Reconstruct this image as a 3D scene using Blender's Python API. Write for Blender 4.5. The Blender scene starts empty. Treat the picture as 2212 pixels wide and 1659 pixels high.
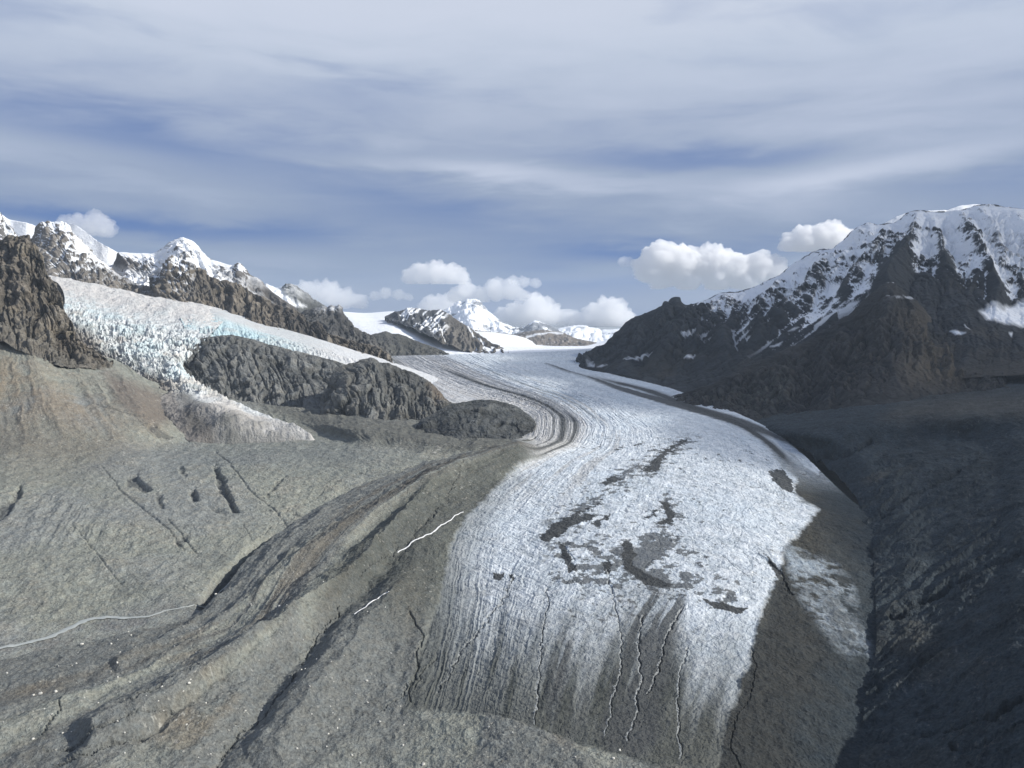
import bpy, math, random
import numpy as np
R = math.radians
sc = bpy.context.scene
Q = 1.0                      # mesh resolution factor
# ------------------------------------------------------------------ camera, light, exposure
H = 750.0                    # camera height above the glacier toe (metres)
PITCH = R(5.75)
FP = 1659.0                  # focal length in units of a 2212 px wide frame
cam_d = bpy.data.cameras.new('camera'); cam = bpy.data.objects.new('camera', cam_d)
sc.collection.objects.link(cam); sc.camera = cam
cam_d.sensor_width = 36; cam_d.lens = 27.0; cam_d.clip_start = 5; cam_d.clip_end = 200000
cam.location = (0, 0, H); cam.rotation_euler = (math.pi/2 - PITCH, 0, 0)
SUN_EL, SUN_AZ = R(31), R(97)       # azimuth clockwise from +Y
SUN = np.array([math.cos(SUN_EL)*math.sin(SUN_AZ), math.cos(SUN_EL)*math.cos(SUN_AZ), math.sin(SUN_EL)])
sd = bpy.data.lights.new('sun', 'SUN'); sd.energy = 4.4; sd.angle = R(0.6); sd.color = (1.0, .965, .90)
so = bpy.data.objects.new('sun', sd); sc.collection.objects.link(so)
from mathutils import Vector
so.rotation_euler = Vector(-SUN).to_track_quat('-Z', 'Y').to_euler()
sc.view_settings.view_transform = 'Standard'; sc.view_settings.look = 'None'
EXPO = .3
sc.view_settings.exposure = EXPO; sc.view_settings.gamma = 1.0
sc.cycles.max_bounces = 14; sc.cycles.diffuse_bounces = 3; sc.cycles.glossy_bounces = 2
sc.cycles.volume_bounces = 12; sc.cycles.transparent_max_bounces = 8
sc.cycles.use_denoising = True

def lin(r, g, b):
    f = lambda c: (c/255/12.92) if c/255 <= .04045 else ((c/255+.055)/1.055)**2.4
    return np.array([f(r), f(g), f(b)], np.float32)

# ---- node mini language
class NB:
    def __init__(s, nt): s.nt = nt
    def new(s, t, **kw):
        n = s.nt.nodes.new(t)
        for k, v in kw.items(): setattr(n, k, v)
        return n
    def inp(s, sock, v):
        if isinstance(v, bpy.types.NodeSocket): s.nt.links.new(v, sock)
        elif v is not None: sock.default_value = v
    def m(s, op, a, b=None, c=None, clamp=False):
        n = s.new('ShaderNodeMath', operation=op); n.use_clamp = clamp
        s.inp(n.inputs[0], a); s.inp(n.inputs[1], b); s.inp(n.inputs[2], c)
        return n.outputs[0]
    def ss(s, x, a, b):                       # smoothstep
        n = s.new('ShaderNodeMapRange', interpolation_type='SMOOTHSTEP')
        s.inp(n.inputs['Value'], x); s.inp(n.inputs['From Min'], a); s.inp(n.inputs['From Max'], b)
        return n.outputs[0]
    def noise(s, vec, scale, detail=5, rough=.55, dist=0., typ='FBM'):
        n = s.new('ShaderNodeTexNoise'); n.noise_type = typ
        s.inp(n.inputs['Vector'], vec); s.inp(n.inputs['Scale'], scale); s.inp(n.inputs['Detail'], detail)
        s.inp(n.inputs['Roughness'], rough); s.inp(n.inputs['Distortion'], dist)
        return n.outputs[0]
    def comb(s, x, y, z):
        n = s.new('ShaderNodeCombineXYZ'); s.inp(n.inputs[0], x); s.inp(n.inputs[1], y); s.inp(n.inputs[2], z)
        return n.outputs[0]
    def mix(s, f, a, b, blend='MIX'):
        n = s.new('ShaderNodeMix', data_type='RGBA', blend_type=blend)
        s.inp(n.inputs[0], f)
        for k, v in ((6, a), (7, b)):
            if not isinstance(v, bpy.types.NodeSocket): v = (*[float(q) for q in v], 1.0)
            s.inp(n.inputs[k], v)
        return n.outputs[2]

def p2dir(px, py):
    tx, ty = (np.asarray(px, float)-1106)/FP, (829.5-np.asarray(py, float))/FP
    cy = math.cos(PITCH)+ty*math.sin(PITCH); cz = -math.sin(PITCH)+ty*math.cos(PITCH)
    return tx/cy, cz/cy
def p2ae(px, py):
    sx, sz = p2dir(px, py)
    return math.degrees(math.atan(sx)), math.degrees(math.atan(sz/math.sqrt(1+sx*sx)))

def build_world():
    w = bpy.data.worlds.new('World'); sc.world = w; w.use_nodes = True
    nt = w.node_tree; nt.nodes.clear(); b = NB(nt)
    tc = b.new('ShaderNodeTexCoord'); sep = b.new('ShaderNodeSeparateXYZ')
    nt.links.new(tc.outputs['Generated'], sep.inputs[0])
    x, y, z = sep.outputs
    az = b.m('MULTIPLY', b.m('ARCTAN2', x, y), 57.2958)
    el = b.m('MULTIPLY', b.m('ARCSINE', z), 57.2958)
    # cloud-layer texture, stretched along the horizon
    v1 = b.comb(b.m('MULTIPLY', az, .035), b.m('MULTIPLY', el, .15), 3.1)
    w1 = b.m('SUBTRACT', b.noise(v1, 1.0, 4, .5), .5)
    v2 = b.comb(b.m('MULTIPLY', az, .055), b.m('ADD', b.m('MULTIPLY', el, .32), b.m('MULTIPLY', w1, 1.6)), 7.7)
    w2 = b.m('SUBTRACT', b.noise(v2, 1.3, 6, .5, .3), .5)
    v3 = b.comb(b.m('MULTIPLY', az, .16), b.m('ADD', b.m('MULTIPLY', el, .7), b.m('MULTIPLY', w1, 3.)), 1.7)
    w3 = b.m('SUBTRACT', b.noise(v3, 1.6, 7, .55, .4), .5)
    azw = b.m('ADD', az, b.m('MULTIPLY', w2, 9.0)); elw = b.m('ADD', b.m('ADD', el, b.m('MULTIPLY', w2, 2.2)), b.m('MULTIPLY', w3, .9))
    ramp = b.new('ShaderNodeValToRGB'); cr = ramp.color_ramp; cr.interpolation = 'B_SPLINE'
    stops = [(-5, (142,158,187)), (0, (144,160,190)), (3, (137,154,185)), (5.5, (143,158,187)), (8, (154,168,194)),
             (11, (163,176,201)), (14, (178,189,211)), (17.5, (197,208,226)), (21, (214,221,236)), (30, (196,205,224)), (48, (138,154,186)), (90, (122,140,176))]
    for i, (e, c) in enumerate(stops):
        if i == 0: el_ = cr.elements[0]; el_.position = (e+10)/100.
        elif i == len(stops)-1: el_ = cr.elements[-1]; el_.position = (e+10)/100.
        else: el_ = cr.elements.new((e+10)/100.)
        el_.color = (*lin(*c), 1)
    nt.links.new(b.m('DIVIDE', b.m('ADD', elw, 10), 100.), ramp.inputs[0])
    col = ramp.outputs[0]
    tot = b.m('ADD', b.m('MULTIPLY', w2, .46), b.m('MULTIPLY', w3, .10))
    # broad bright and dark banks: (px, py, rx, ry, tilt deg, amount)
    banks = [(330, 290, 420, 38, -5, -.20), (820, 330, 320, 26, -8, -.06), (100, 330, 260, 30, -8, .05), (1560, 345, 300, 28, 0, -.20),
             (1030, 372, 240, 22, -4, .30), (1900, 362, 260, 26, 5, .22), (1450, 385, 260, 18, 3, .08), (250, 482, 330, 17, -3, -.30), (1370, 543, 200, 17, 0, -.26),
             (820, 520, 330, 40, -6, -.05), (1010, 470, 420, 40, -8, -.14), (1240, 620, 160, 20, 0, -.14), (450, 20, 500, 60, -3, .12),
             (1150, 40, 250, 70, 0, .08), (2000, 150, 350, 120, 0, .05), (30, 70, 240, 60, 0, -.03), (1750, 430, 260, 26, -4, .05), (1650, 40, 300, 60, 0, -.06),
             (600, 150, 500, 50, -6, -.06), (1180, 575, 120, 16, 0, -.12), (2150, 400, 200, 30, 0, -.08)]
    for (px, py, rx, ry, tilt, amt) in banks:
        a0, e0 = p2ae(px, py); ra, re = rx/29., ry/29.
        da = b.m('SUBTRACT', azw, a0); de = b.m('SUBTRACT', elw, e0)
        c_, s_ = math.cos(R(-tilt)), math.sin(R(-tilt))
        u = b.m('DIVIDE', b.m('MULTIPLY_ADD', de, -s_, b.m('MULTIPLY', da, c_)), ra)
        v = b.m('DIVIDE', b.m('MULTIPLY_ADD', de, c_, b.m('MULTIPLY', da, s_)), re)
        d2 = b.m('MULTIPLY_ADD', u, u, b.m('MULTIPLY', v, v))
        g = b.m('EXPONENT', b.m('MULTIPLY', d2, -1.0))
        tot = b.m('MULTIPLY_ADD', g, amt*1.45, tot)
    # brighten towards pale grey, darken towards slate blue
    light = b.mix(b.m('MULTIPLY', tot, 2.0, clamp=True), col, lin(214, 221, 238))
    dark = b.mix(b.m('MULTIPLY', tot, -2.3, clamp=True), light, lin(86, 118, 176))
    bgc = b.new('ShaderNodeBackground'); b.inp(bgc.inputs[0], dark); bgc.inputs[1].default_value = 2**-EXPO
    sky = b.new('ShaderNodeTexSky', sky_type='NISHITA', sun_disc=False, sun_elevation=SUN_EL, sun_rotation=SUN_AZ, altitude=1500)
    bgs = b.new('ShaderNodeBackground'); b.inp(bgs.inputs[0], sky.outputs[0]); bgs.inputs[1].default_value = .08
    mx = b.new('ShaderNodeMixShader'); mx.inputs[0].default_value = .92
    nt.links.new(bgs.outputs[0], mx.inputs[1]); nt.links.new(bgc.outputs[0], mx.inputs[2])
    out = b.new('ShaderNodeOutputWorld'); nt.links.new(mx.outputs[0], out.inputs[0])
build_world()

# ------------------------------------------------------------------ numeric noise
rng = np.random.default_rng(11)
T3 = rng.random(64**3).astype(np.float32)
T2 = rng.random(256*256).astype(np.float32)
def _q(f): return f*f*f*(f*(f*6-15)+10)
def vn3(x, y, z):
    xi, yi, zi = np.floor(x), np.floor(y), np.floor(z)
    fx, fy, fz = _q(x-xi), _q(y-yi), _q(z-zi)
    xi = xi.astype(np.int32); yi = yi.astype(np.int32); zi = zi.astype(np.int32)
    X0 = (xi & 63)*4096; X1 = ((xi+1) & 63)*4096; Y0 = (yi & 63)*64; Y1 = ((yi+1) & 63)*64; Z0 = zi & 63; Z1 = (zi+1) & 63
    a = T3[X0+Y0+Z0]; a += (T3[X1+Y0+Z0]-a)*fx
    c = T3[X0+Y1+Z0]; c += (T3[X1+Y1+Z0]-c)*fx
    a += (c-a)*fy
    e = T3[X0+Y0+Z1]; e += (T3[X1+Y0+Z1]-e)*fx
    g = T3[X0+Y1+Z1]; g += (T3[X1+Y1+Z1]-g)*fx
    e += (g-e)*fy
    return a+(e-a)*fz
def vn2(x, y):
    xi, yi = np.floor(x), np.floor(y); fx, fy = _q(x-xi), _q(y-yi)
    xi = xi.astype(np.int32); yi = yi.astype(np.int32)
    X0 = (xi & 255)*256; X1 = ((xi+1) & 255)*256; Y0 = yi & 255; Y1 = (yi+1) & 255
    a = T2[X0+Y0]; a = a+(T2[X1+Y0]-a)*fx
    c = T2[X0+Y1]; c = c+(T2[X1+Y1]-c)*fx
    return a+(c-a)*fy
def f32(*a): return [np.asarray(q, np.float32) for q in a]
def fbm3(P, lam, octv=5, gain=.5, seed=0, ridged=False, sq=(1, 1, 1)):
    """-1..1 fractal noise at wavelength lam (metres)"""
    x, y, z = f32(P[..., 0]/lam*sq[0]+seed*7.3, P[..., 1]/lam*sq[1]+seed*3.1, P[..., 2]/lam*sq[2]+seed*5.7)
    s = np.zeros_like(x); a = 1.; t = 0.
    for o in range(octv):
        n = vn3(x, y, z)*2-1
        if ridged: n = 1-2*np.abs(n)**.8
        s += a*n; t += a; a *= gain
        x, y, z = (.8*x-.6*y)*1.97+11.3, (.6*x+.8*y)*1.97+4.7, z*2.03+7.9
        y, z = .936*y-.352*z, .352*y+.936*z
    return s/t
def fbm2(x, y, octv=5, gain=.5, seed=0, ridged=False, lac=2.03, yl=None):
    x, y = f32(x+seed*17.3, y+seed*9.1); s = np.zeros_like(x); a = 1.; t = 0.
    for o in range(octv):
        n = vn2(x, y)*2-1
        if ridged: n = 1-2*np.abs(n)**.8
        s += a*n; t += a; a *= gain
        x = x*lac+5.2; y = y*(yl or lac)+9.4
    return s/t
TW = rng.random((4, 32**3)).astype(np.float32)
def facet(P, lam, seed=0, sq=(1, 1, 1), jit=.9):
    """cellular blocks: (tilted planar facet height -1..1, crack 0..1 at the joints)"""
    x, y, z = f32(P[..., 0]/lam*sq[0]+seed*3.7, P[..., 1]/lam*sq[1]+seed*1.3, P[..., 2]/lam*sq[2]+seed*2.9)
    xi, yi, zi = np.floor(x), np.floor(y), np.floor(z)
    F1 = np.full(x.shape, 9, np.float32); F2 = F1.copy(); Hh = np.zeros_like(x)
    xj, yj, zj = xi.astype(np.int32), yi.astype(np.int32), zi.astype(np.int32)
    for a in (-1, 0, 1):
        for b_ in (-1, 0, 1):
            for c in (-1, 0, 1):
                k = ((xj+a) & 31)*1024+((yj+b_) & 31)*32+((zj+c) & 31)
                r0, r1, r2, r3 = TW[0][k], TW[1][k], TW[2][k], TW[3][k]
                dx = x-(xi+a+.5+(r0-.5)*jit); dy = y-(yi+b_+.5+(r1-.5)*jit); dz = z-(zi+c+.5+(r2-.5)*jit)
                d = dx*dx+dy*dy+dz*dz
                h_ = (r3*2-1)*.7+((r1*2-1)*dx+(r2*2-1)*dy+(r0*2-1)*dz)*1.1
                n1 = d < F1
                F2 = np.where(n1, F1, np.minimum(F2, d)); Hh = np.where(n1, h_, Hh); F1 = np.where(n1, d, F1)
    return Hh, np.clip(1-(np.sqrt(F2)-np.sqrt(F1))/.14, 0, 1)
def sst(x, a, b):
    t = np.clip((x-a)/(b-a), 0, 1); return t*t*(3-2*t)
def mixc(A, B, f):
    return A+(np.asarray(B, np.float32)-A)*f[..., None]

# ------------------------------------------------------------------ geometry from traced lines
zy = [-5000, 0, 1200, 1500, 2000, 3000, 5000, 7500, 9000, 20000]; zz = [-40, -20, 0, 18, 60, 120, 205, 300, 345, 600]
def ZG(Y): return np.interp(Y, zy, zz)            # long profile of the valley floor
def W(px, py, Y):
    sx, sz = p2dir(px, py)
    return np.stack([sx*Y, Y+0*sx, H+sz*Y], -1).astype(np.float64)
def Z(x, y, z):                                   # point of the ray at height z
    return (x, y, (z-H)/p2dir(x, y)[1])
def G(x, y, dz=0.):                               # point of the ray dz above the valley profile
    sz = p2dir(x, y)[1]; lo, hi = 200., 14000.
    for _ in range(50):
        mid = .5*(lo+hi)
        if H+sz*mid > ZG(mid)+dz: lo = mid
        else: hi = mid
    return (x, y, lo)
def pchip(t, V, tq):
    """monotone cubic along axis 0; V (K,...)"""
    V = np.asarray(V, float); t = np.asarray(t, float)
    h = np.diff(t); sh = (-1,)+(1,)*(V.ndim-1)
    d = np.diff(V, axis=0)/h.reshape(sh)
    m = np.zeros_like(V)
    if len(t) > 2:
        w1 = (2*h[1:]+h[:-1]).reshape(sh); w2 = (h[1:]+2*h[:-1]).reshape(sh)
        ok = d[1:]*d[:-1] > 0
        with np.errstate(divide='ignore', invalid='ignore'):
            mm = (w1+w2)/(w1/d[:-1]+w2/d[1:])
        m[1:-1] = np.where(ok, mm, 0)
    m[0] = d[0]; m[-1] = d[-1]
    i = np.clip(np.searchsorted(t, tq, side='right')-1, 0, len(t)-2)
    hh = h[i]; u = ((tq-t[i])/hh)
    shq = (-1,)+(1,)*(V.ndim-1); u = u.reshape(shq); hh = hh.reshape(shq)
    return ((2*u**3-3*u**2+1)*V[i]+(u**3-2*u**2+u)*hh*m[i]+(-2*u**3+3*u**2)*V[i+1]+(u**3-u**2)*hh*m[i+1])
def resample(row, n, curve=False):
    a = np.array([(p[0], p[1], math.log(p[2])) for p in row], float)
    t = np.concatenate([[0], np.cumsum(np.hypot(np.diff(a[:, 0]), np.diff(a[:, 1])))])
    t /= t[-1]; tq = np.linspace(0, 1, n)
    if curve: return pchip(t, a, tq)
    return np.stack([np.interp(tq, t, a[:, k]) for k in range(3)], -1)
class Patch: pass
def patch(rows, step=1.8, equal=False, nmax=1500, back=0, bh=300, bw=500, vstep=None, weights=None):
    """front surface through traced 3D rows (far/top first), plus a falling back side"""
    wid = max(sum(math.hypot(r[i+1][0]-r[i][0], r[i+1][1]-r[i][1]) for i in range(len(r)-1)) for r in rows)
    n = int(min(nmax, wid/step*Q))
    if equal:
        A = np.array([[(p[0], p[1], math.log(p[2])) for p in r] for r in rows], float)
        d = np.hypot(np.diff(A[..., 0], axis=1), np.diff(A[..., 1], axis=1)).mean(0)
        t = np.concatenate([[0], np.cumsum(d)]); tt = t/t[-1]
        C = np.stack([pchip(tt, A[i], np.linspace(0, 1, n)) for i in range(len(A))], 0)
        cidx = np.interp(np.linspace(0, 1, n), tt, np.arange(len(tt)))
    else:
        C = np.stack([resample(r, n, True) for r in rows], 0)
        cidx = np.linspace(0, 1, n)
    d = np.hypot(np.diff(C[..., 0], axis=0), np.diff(C[..., 1], axis=0))
    d = np.percentile(d, 85, axis=1)+2
    t = np.concatenate([[0], np.cumsum(d)]); m = int(min(nmax*1.2, t[-1]/(vstep or step)*Q))
    tq = np.linspace(0, t[-1], m)
    S = pchip(t, C, tq)
    p = Patch(); p.px, p.py = S[..., 0].astype(np.float32), S[..., 1].astype(np.float32)
    p.X = W(S[..., 0], S[..., 1], np.exp(S[..., 2]))
    p.r = np.repeat(np.interp(tq, t, np.arange(len(rows)))[:, None], n, 1).astype(np.float32)
    p.c = np.repeat(cidx[None], m, 0).astype(np.float32)
    # metric coordinates: s across, t down slope
    ds = np.linalg.norm(np.diff(p.X, axis=1), axis=-1); dt = np.linalg.norm(np.diff(p.X, axis=0), axis=-1)
    p.s = np.repeat(np.concatenate([[0], np.cumsum(ds.mean(0))])[None], m, 0).astype(np.float32)
    p.t = np.repeat(np.concatenate([[0], np.cumsum(dt.mean(1))])[:, None], n, 1).astype(np.float32)
    p.back = 0
    if back:
        c0 = p.X[0]; dirv = c0[:, :2]/np.linalg.norm(c0[:, :2], axis=1)[:, None]
        L = []
        for k in range(back, 0, -1):
            f = k/back; q = c0.copy(); q[:, :2] += dirv*bw*f; q[:, 2] -= bh*f**1.25; L.append(q)
        L = np.array(L)
        p.X = np.concatenate([L, p.X], 0); p.back = back
        rep = lambda a, dv: np.concatenate([np.repeat(a[:1], back, 0)+(dv if dv is not None else 0), a], 0)
        p.px = rep(p.px, None); p.py = rep(p.py, None); p.r = rep(p.r, None); p.c = rep(p.c, None); p.s = rep(p.s, None)
        p.t = rep(p.t, (-(np.arange(back, 0, -1)/back*bw)[:, None]).astype(np.float32))
    return p
def normals(X):
    du = np.gradient(X, axis=1); dv = np.gradient(X, axis=0)
    n = np.cross(dv, du); n /= np.linalg.norm(n, axis=-1)[..., None]+1e-9
    return n if n[..., 2].mean() > 0 else -n
def blur(A, k):
    """cheap box blur on a grid"""
    for ax in (0, 1):
        c = np.cumsum(np.pad(A, [(k+1, k) if a == ax else (0, 0) for a in (0, 1)], mode='edge'), axis=ax, dtype=np.float64)
        n = A.shape[ax]
        A = (np.take(c, np.arange(2*k+1, n+2*k+1), axis=ax)-np.take(c, np.arange(0, n), axis=ax))/(2*k+1)
    return A.astype(np.float32)
def sdpoly(px, py, poly, soft=4., closed=True):
    """1 inside, 0 outside, feathered by soft (units of the tracing)"""
    P = np.array(poly, np.float32); out = np.zeros(px.shape, np.float32)
    pad = float(np.max(soft))*2
    bb = (px > P[:, 0].min()-pad) & (px < P[:, 0].max()+pad) & (py > P[:, 1].min()-pad) & (py < P[:, 1].max()+pad)
    if not bb.any(): return out
    x, y = px[bb], py[bb]
    if isinstance(soft, np.ndarray): soft = np.maximum(soft[bb], .3)
    d = np.full(x.shape, 1e9, np.float32); ins = np.zeros(x.shape, bool)
    E = len(P) if closed else len(P)-1
    for i in range(E):
        a = P[i]; b = P[(i+1) % len(P)]; e = b-a; L = max(float(e @ e), 1e-6)
        t = np.clip(((x-a[0])*e[0]+(y-a[1])*e[1])/L, 0, 1)
        d = np.minimum(d, np.hypot(x-a[0]-t*e[0], y-a[1]-t*e[1]))
        if closed:
            c = ((a[1] > y) != (b[1] > y))
            with np.errstate(divide='ignore', invalid='ignore'):
                ins ^= c & (x < (b[0]-a[0])*(y-a[1])/(b[1]-a[1]+1e-9)+a[0])
    if closed: sdv = np.where(ins, d, -d); out[bb] = np.clip(.5+sdv/soft*.5, 0, 1)
    else: out[bb] = np.clip(1-d/soft, 0, 1)
    return out
line = lambda px, py, pts, w: sdpoly(px, py, pts, w, closed=False)

# ------------------------------------------------------------------ meshes and materials
MATS = {}
def ground_mat(name, scale, bump, var=.25, rough=.95, bscale=None, spec=.15, tintvar=.04, bdist=None):
    m = bpy.data.materials.new(name); m.use_nodes = True; nt = m.node_tree; nt.nodes.clear(); b = NB(nt)
    out = b.new('ShaderNodeOutputMaterial'); bs = b.new('ShaderNodeBsdfPrincipled')
    at = b.new('ShaderNodeAttribute', attribute_name='Col')
    geo = b.new('ShaderNodeNewGeometry'); pos = geo.outputs['Position']
    n1 = b.noise(pos, 1/scale, 6, .62); n2 = b.noise(pos, 1/(scale*6.5), 4, .55); n3 = b.noise(pos, 1/(scale*2.7), 3, .5)
    v = b.m('ADD', b.m('MULTIPLY', b.m('SUBTRACT', n1, .5), var*3.2), b.m('MULTIPLY', b.m('SUBTRACT', n2, .5), var*1.4))
    v = b.m('ADD', v, 1.0)
    vc = b.comb(b.m('MULTIPLY', v, b.m('MULTIPLY_ADD', b.m('SUBTRACT', n3, .5), tintvar*4, 1.0)), v,
                b.m('MULTIPLY', v, b.m('MULTIPLY_ADD', b.m('SUBTRACT', n3, .5), -tintvar*4, 1.0)))
    col = b.mix(1.0, at.outputs['Color'], (0, 0, 0), 'MULTIPLY')
    nt.links.new(vc, col.node.inputs[7]); nt.links.new(col, bs.inputs['Base Color'])
    bs.inputs['Roughness'].default_value = rough; bs.inputs['Specular IOR Level'].default_value = spec
    bp = b.new('ShaderNodeBump'); bp.inputs['Strength'].default_value = bump
    bp.inputs['Distance'].default_value = bdist or scale*.5
    hgt = b.m('ADD', b.noise(pos, 1/(bscale or scale), 7, .65), b.m('MULTIPLY', b.noise(pos, 1/((bscale or scale)*4), 4, .5), 2.))
    nt.links.new(hgt, bp.inputs['Height']); nt.links.new(bp.outputs[0], bs.inputs['Normal'])
    nt.links.new(bs.outputs[0], out.inputs[0]); return m
M_till = ground_mat('rubble_till', 6, 1.0, .50, bdist=4.2)
M_rock = ground_mat('craggy_rock', 18, 1.0, .42, bdist=14.0)
M_far = ground_mat('distant_rock', 60, .9, .22, bdist=20.0)
M_ice = ground_mat('glacier_ice', 10, 1.0, .16, rough=.8, bscale=9, spec=.2, tintvar=.015, bdist=6.0)
M_snow = ground_mat('mountain_snow_and_rock', 30, .8, .08, rough=.85, bscale=26, spec=.15, tintvar=.01, bdist=10.0)

def tag(o, label=None, cat=None, group=None, kind=None):
    for k, v in (('label', label), ('category', cat), ('group', group), ('kind', kind)):
        if v: o[k] = v
    return o
def grid_mesh(name, X, Col, mat, fmask=None, smooth=True):
    m, n = X.shape[:2]
    idx = np.arange(m*n, dtype=np.int32).reshape(m, n)
    F = np.stack([idx[:-1, :-1], idx[1:, :-1], idx[1:, 1:], idx[:-1, 1:]], -1)
    # keep faces upward
    nn = np.cross(X[1:, :-1]-X[:-1, :-1], X[:-1, 1:]-X[:-1, :-1])[..., 2]
    if nn.mean() < 0: F = F[..., ::-1]
    F = F.reshape(-1, 4)
    if fmask is not None: F = F[fmask.reshape(-1)]
    V = X.reshape(-1, 3); C = Col.reshape(-1, 3)
    if fmask is not None:
        used = np.zeros(m*n, bool); used[F.reshape(-1)] = True
        remap = np.cumsum(used)-1; F = remap[F].astype(np.int32); V = V[used]; C = C[used]
    me = bpy.data.meshes.new(name)
    me.vertices.add(len(V)); me.vertices.foreach_set('co', V.astype(np.float32).ravel())
    me.loops.add(len(F)*4); me.loops.foreach_set('vertex_index', np.ascontiguousarray(F, np.int32).ravel())
    me.polygons.add(len(F)); me.polygons.foreach_set('loop_start', np.arange(0, len(F)*4, 4, dtype=np.int32))
    me.polygons.foreach_set('loop_total', np.full(len(F), 4, np.int32))
    me.update(calc_edges=True)
    me.polygons.foreach_set('use_smooth', np.full(len(F), smooth, bool))
    ca = me.color_attributes.new('Col', 'FLOAT_COLOR', 'POINT')
    ca.data.foreach_set('color', np.concatenate([np.clip(C, .004, .95), np.ones((len(C), 1))], 1).astype(np.float32).ravel())
    me.materials.append(mat)
    o = bpy.data.objects.new(name, me); sc.collection.objects.link(o)
    return o
def flatcol(X, c): return np.zeros(X.shape[:2]+(3,), np.float32)+np.asarray(c, np.float32)

SNOW = np.array([.84, .86, .88], np.float32)
def drain(X, seed, rough=10., lam=60., relief=1.0, back=0):
    """water run down the rows of a face: returns smoothed log flow, 0 on ribs, high in gullies"""
    z = X[..., 2].copy(); n = fbm3(X, lam, 5, .6, seed+77); n2 = fbm3(X, lam*5, 4, .55, seed+78)
    z = z+rough*n+rough*2.5*n2; m, w = z.shape; A = np.ones((m, w), np.float32); jj = np.arange(w)
    xx = X[..., 0]
    for i in range(back, m-1):
        best = z[i+1].copy(); to = jj.copy()
        for k in (-3, -2, -1, 1, 2, 3):
            q = np.clip(jj+k, 0, w-1); v = z[i+1][q]+abs(k)*rough*.04; b_ = v < best
            best = np.where(b_, v, best); to = np.where(b_, q, to)
        np.add.at(A[i+1], to, A[i])
    L = np.log1p(A)
    Gd = .45*blur(L, 1)+.35*blur(L, 4)+.30*blur(L, 11)+.25*blur(L, 24)
    return (Gd-blur(Gd, 60)).astype(np.float32), L.astype(np.float32)
def crag(p, amp, lam, gul=.0, glam=500, crest=.35, strata=0., seed=0, foot=1.0, vert=.3, cracks=None, dr=0., ribs=(), jag=0., scree=None, gain=.55, fac=None):
    """rough mountain face: 3D ridged noise and fall-line gullies; keeps the crest line"""
    N = normals(p.X)
    rr = p.r/p.r.max(); env = (crest+(1-crest)*sst(rr, 0, .22))*(foot+(1-foot)*sst(1-rr, 0, .15))
    wx = fbm3(p.X, lam*2.5, 3, .5, seed+40)
    d = amp*fbm3(p.X, lam, 7, gain, seed, ridged=True)+amp*(gain-.15)*1.2*fbm3(p.X, lam*.3, 5, gain+.05, seed+3)
    if gul:
        s = p.s/glam+wx*.55; t = p.t/(glam*5)+wx*.3
        g = fbm2(s, t, 5, .52, seed+5, ridged=True, lac=2.1, yl=1.9)
        d = d+gul*g
    if strata:
        q = p.X.copy(); q[..., 2] += .25*q[..., 0]
        d = d+strata*fbm3(q, lam*.5, 4, .6, seed+9, ridged=True, sq=(.3, .3, 2.2))
    p.crk = None; p.fc = None
    if fac:
        fa, fl = fac; Pw = p.X+(wx*fl*.5)[..., None]
        h1, c1 = facet(Pw, fl, seed, (1, 1, .6)); h2, c2 = facet(Pw, fl*.45, seed+5, (1, 1, .75))
        d = d+fa*h1+fa*.28*h2-fa*.3*c1-fa*.12*c2; p.fc = np.clip(c1+.5*c2, 0, 1); p.fh = h1+.5*h2
    if cracks:
        ca, ls, lt = cracks
        n = fbm2(p.s/ls+wx*.9, p.t/lt+wx*.5, 3, .5, seed+61); n2 = fbm2(p.s/(ls*.45)+wx*.9, p.t/(lt*.4)+wx*.6, 3, .5, seed+62)
        p.crk = np.clip(np.exp(-np.abs(n)/.055)+.6*np.exp(-np.abs(n2)/.06), 0, 1.2)
        blk = fbm3(p.X, ls*.8, 3, .6, seed+63); blk = np.round(blk*5)/5*.6+blk*.4
        d = d-ca*p.crk+ca*.9*blk
    if scree: env = env*(1-.8*sst(p.r+.5*wx, *scree))
    d = d*env
    for pts, hgt, wd in ribs:
        l_ = line(p.px+wx*10, p.py+wx*8, pts, wd); d = d+hgt*l_**1.3
    if jag:
        jg = fbm2(p.s/70., p.s*0, 5, .62, seed+91, ridged=True)
        d = d+jag*jg*np.exp(-(rr/.06)**2)
    dirv = N.copy(); dirv[..., 2] = dirv[..., 2]*(1-vert)+vert
    p.X = p.X+dirv*d[..., None]; p.d = d
    p.G = np.zeros_like(p.s)
    if dr:
        for it in range(2):
            Gd, L_ = drain(p.X, seed+it*5, rough=dr*.5, lam=lam*.35, back=p.back)
            k = env*sst(rr, 0., .10)
            p.X = p.X-dirv*(Gd*dr*k*(1.0 if it == 0 else .6))[..., None]; p.G = p.G+Gd*(1.0 if it == 0 else .6)
            p.d = p.d-Gd*dr*k
    return p
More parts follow.
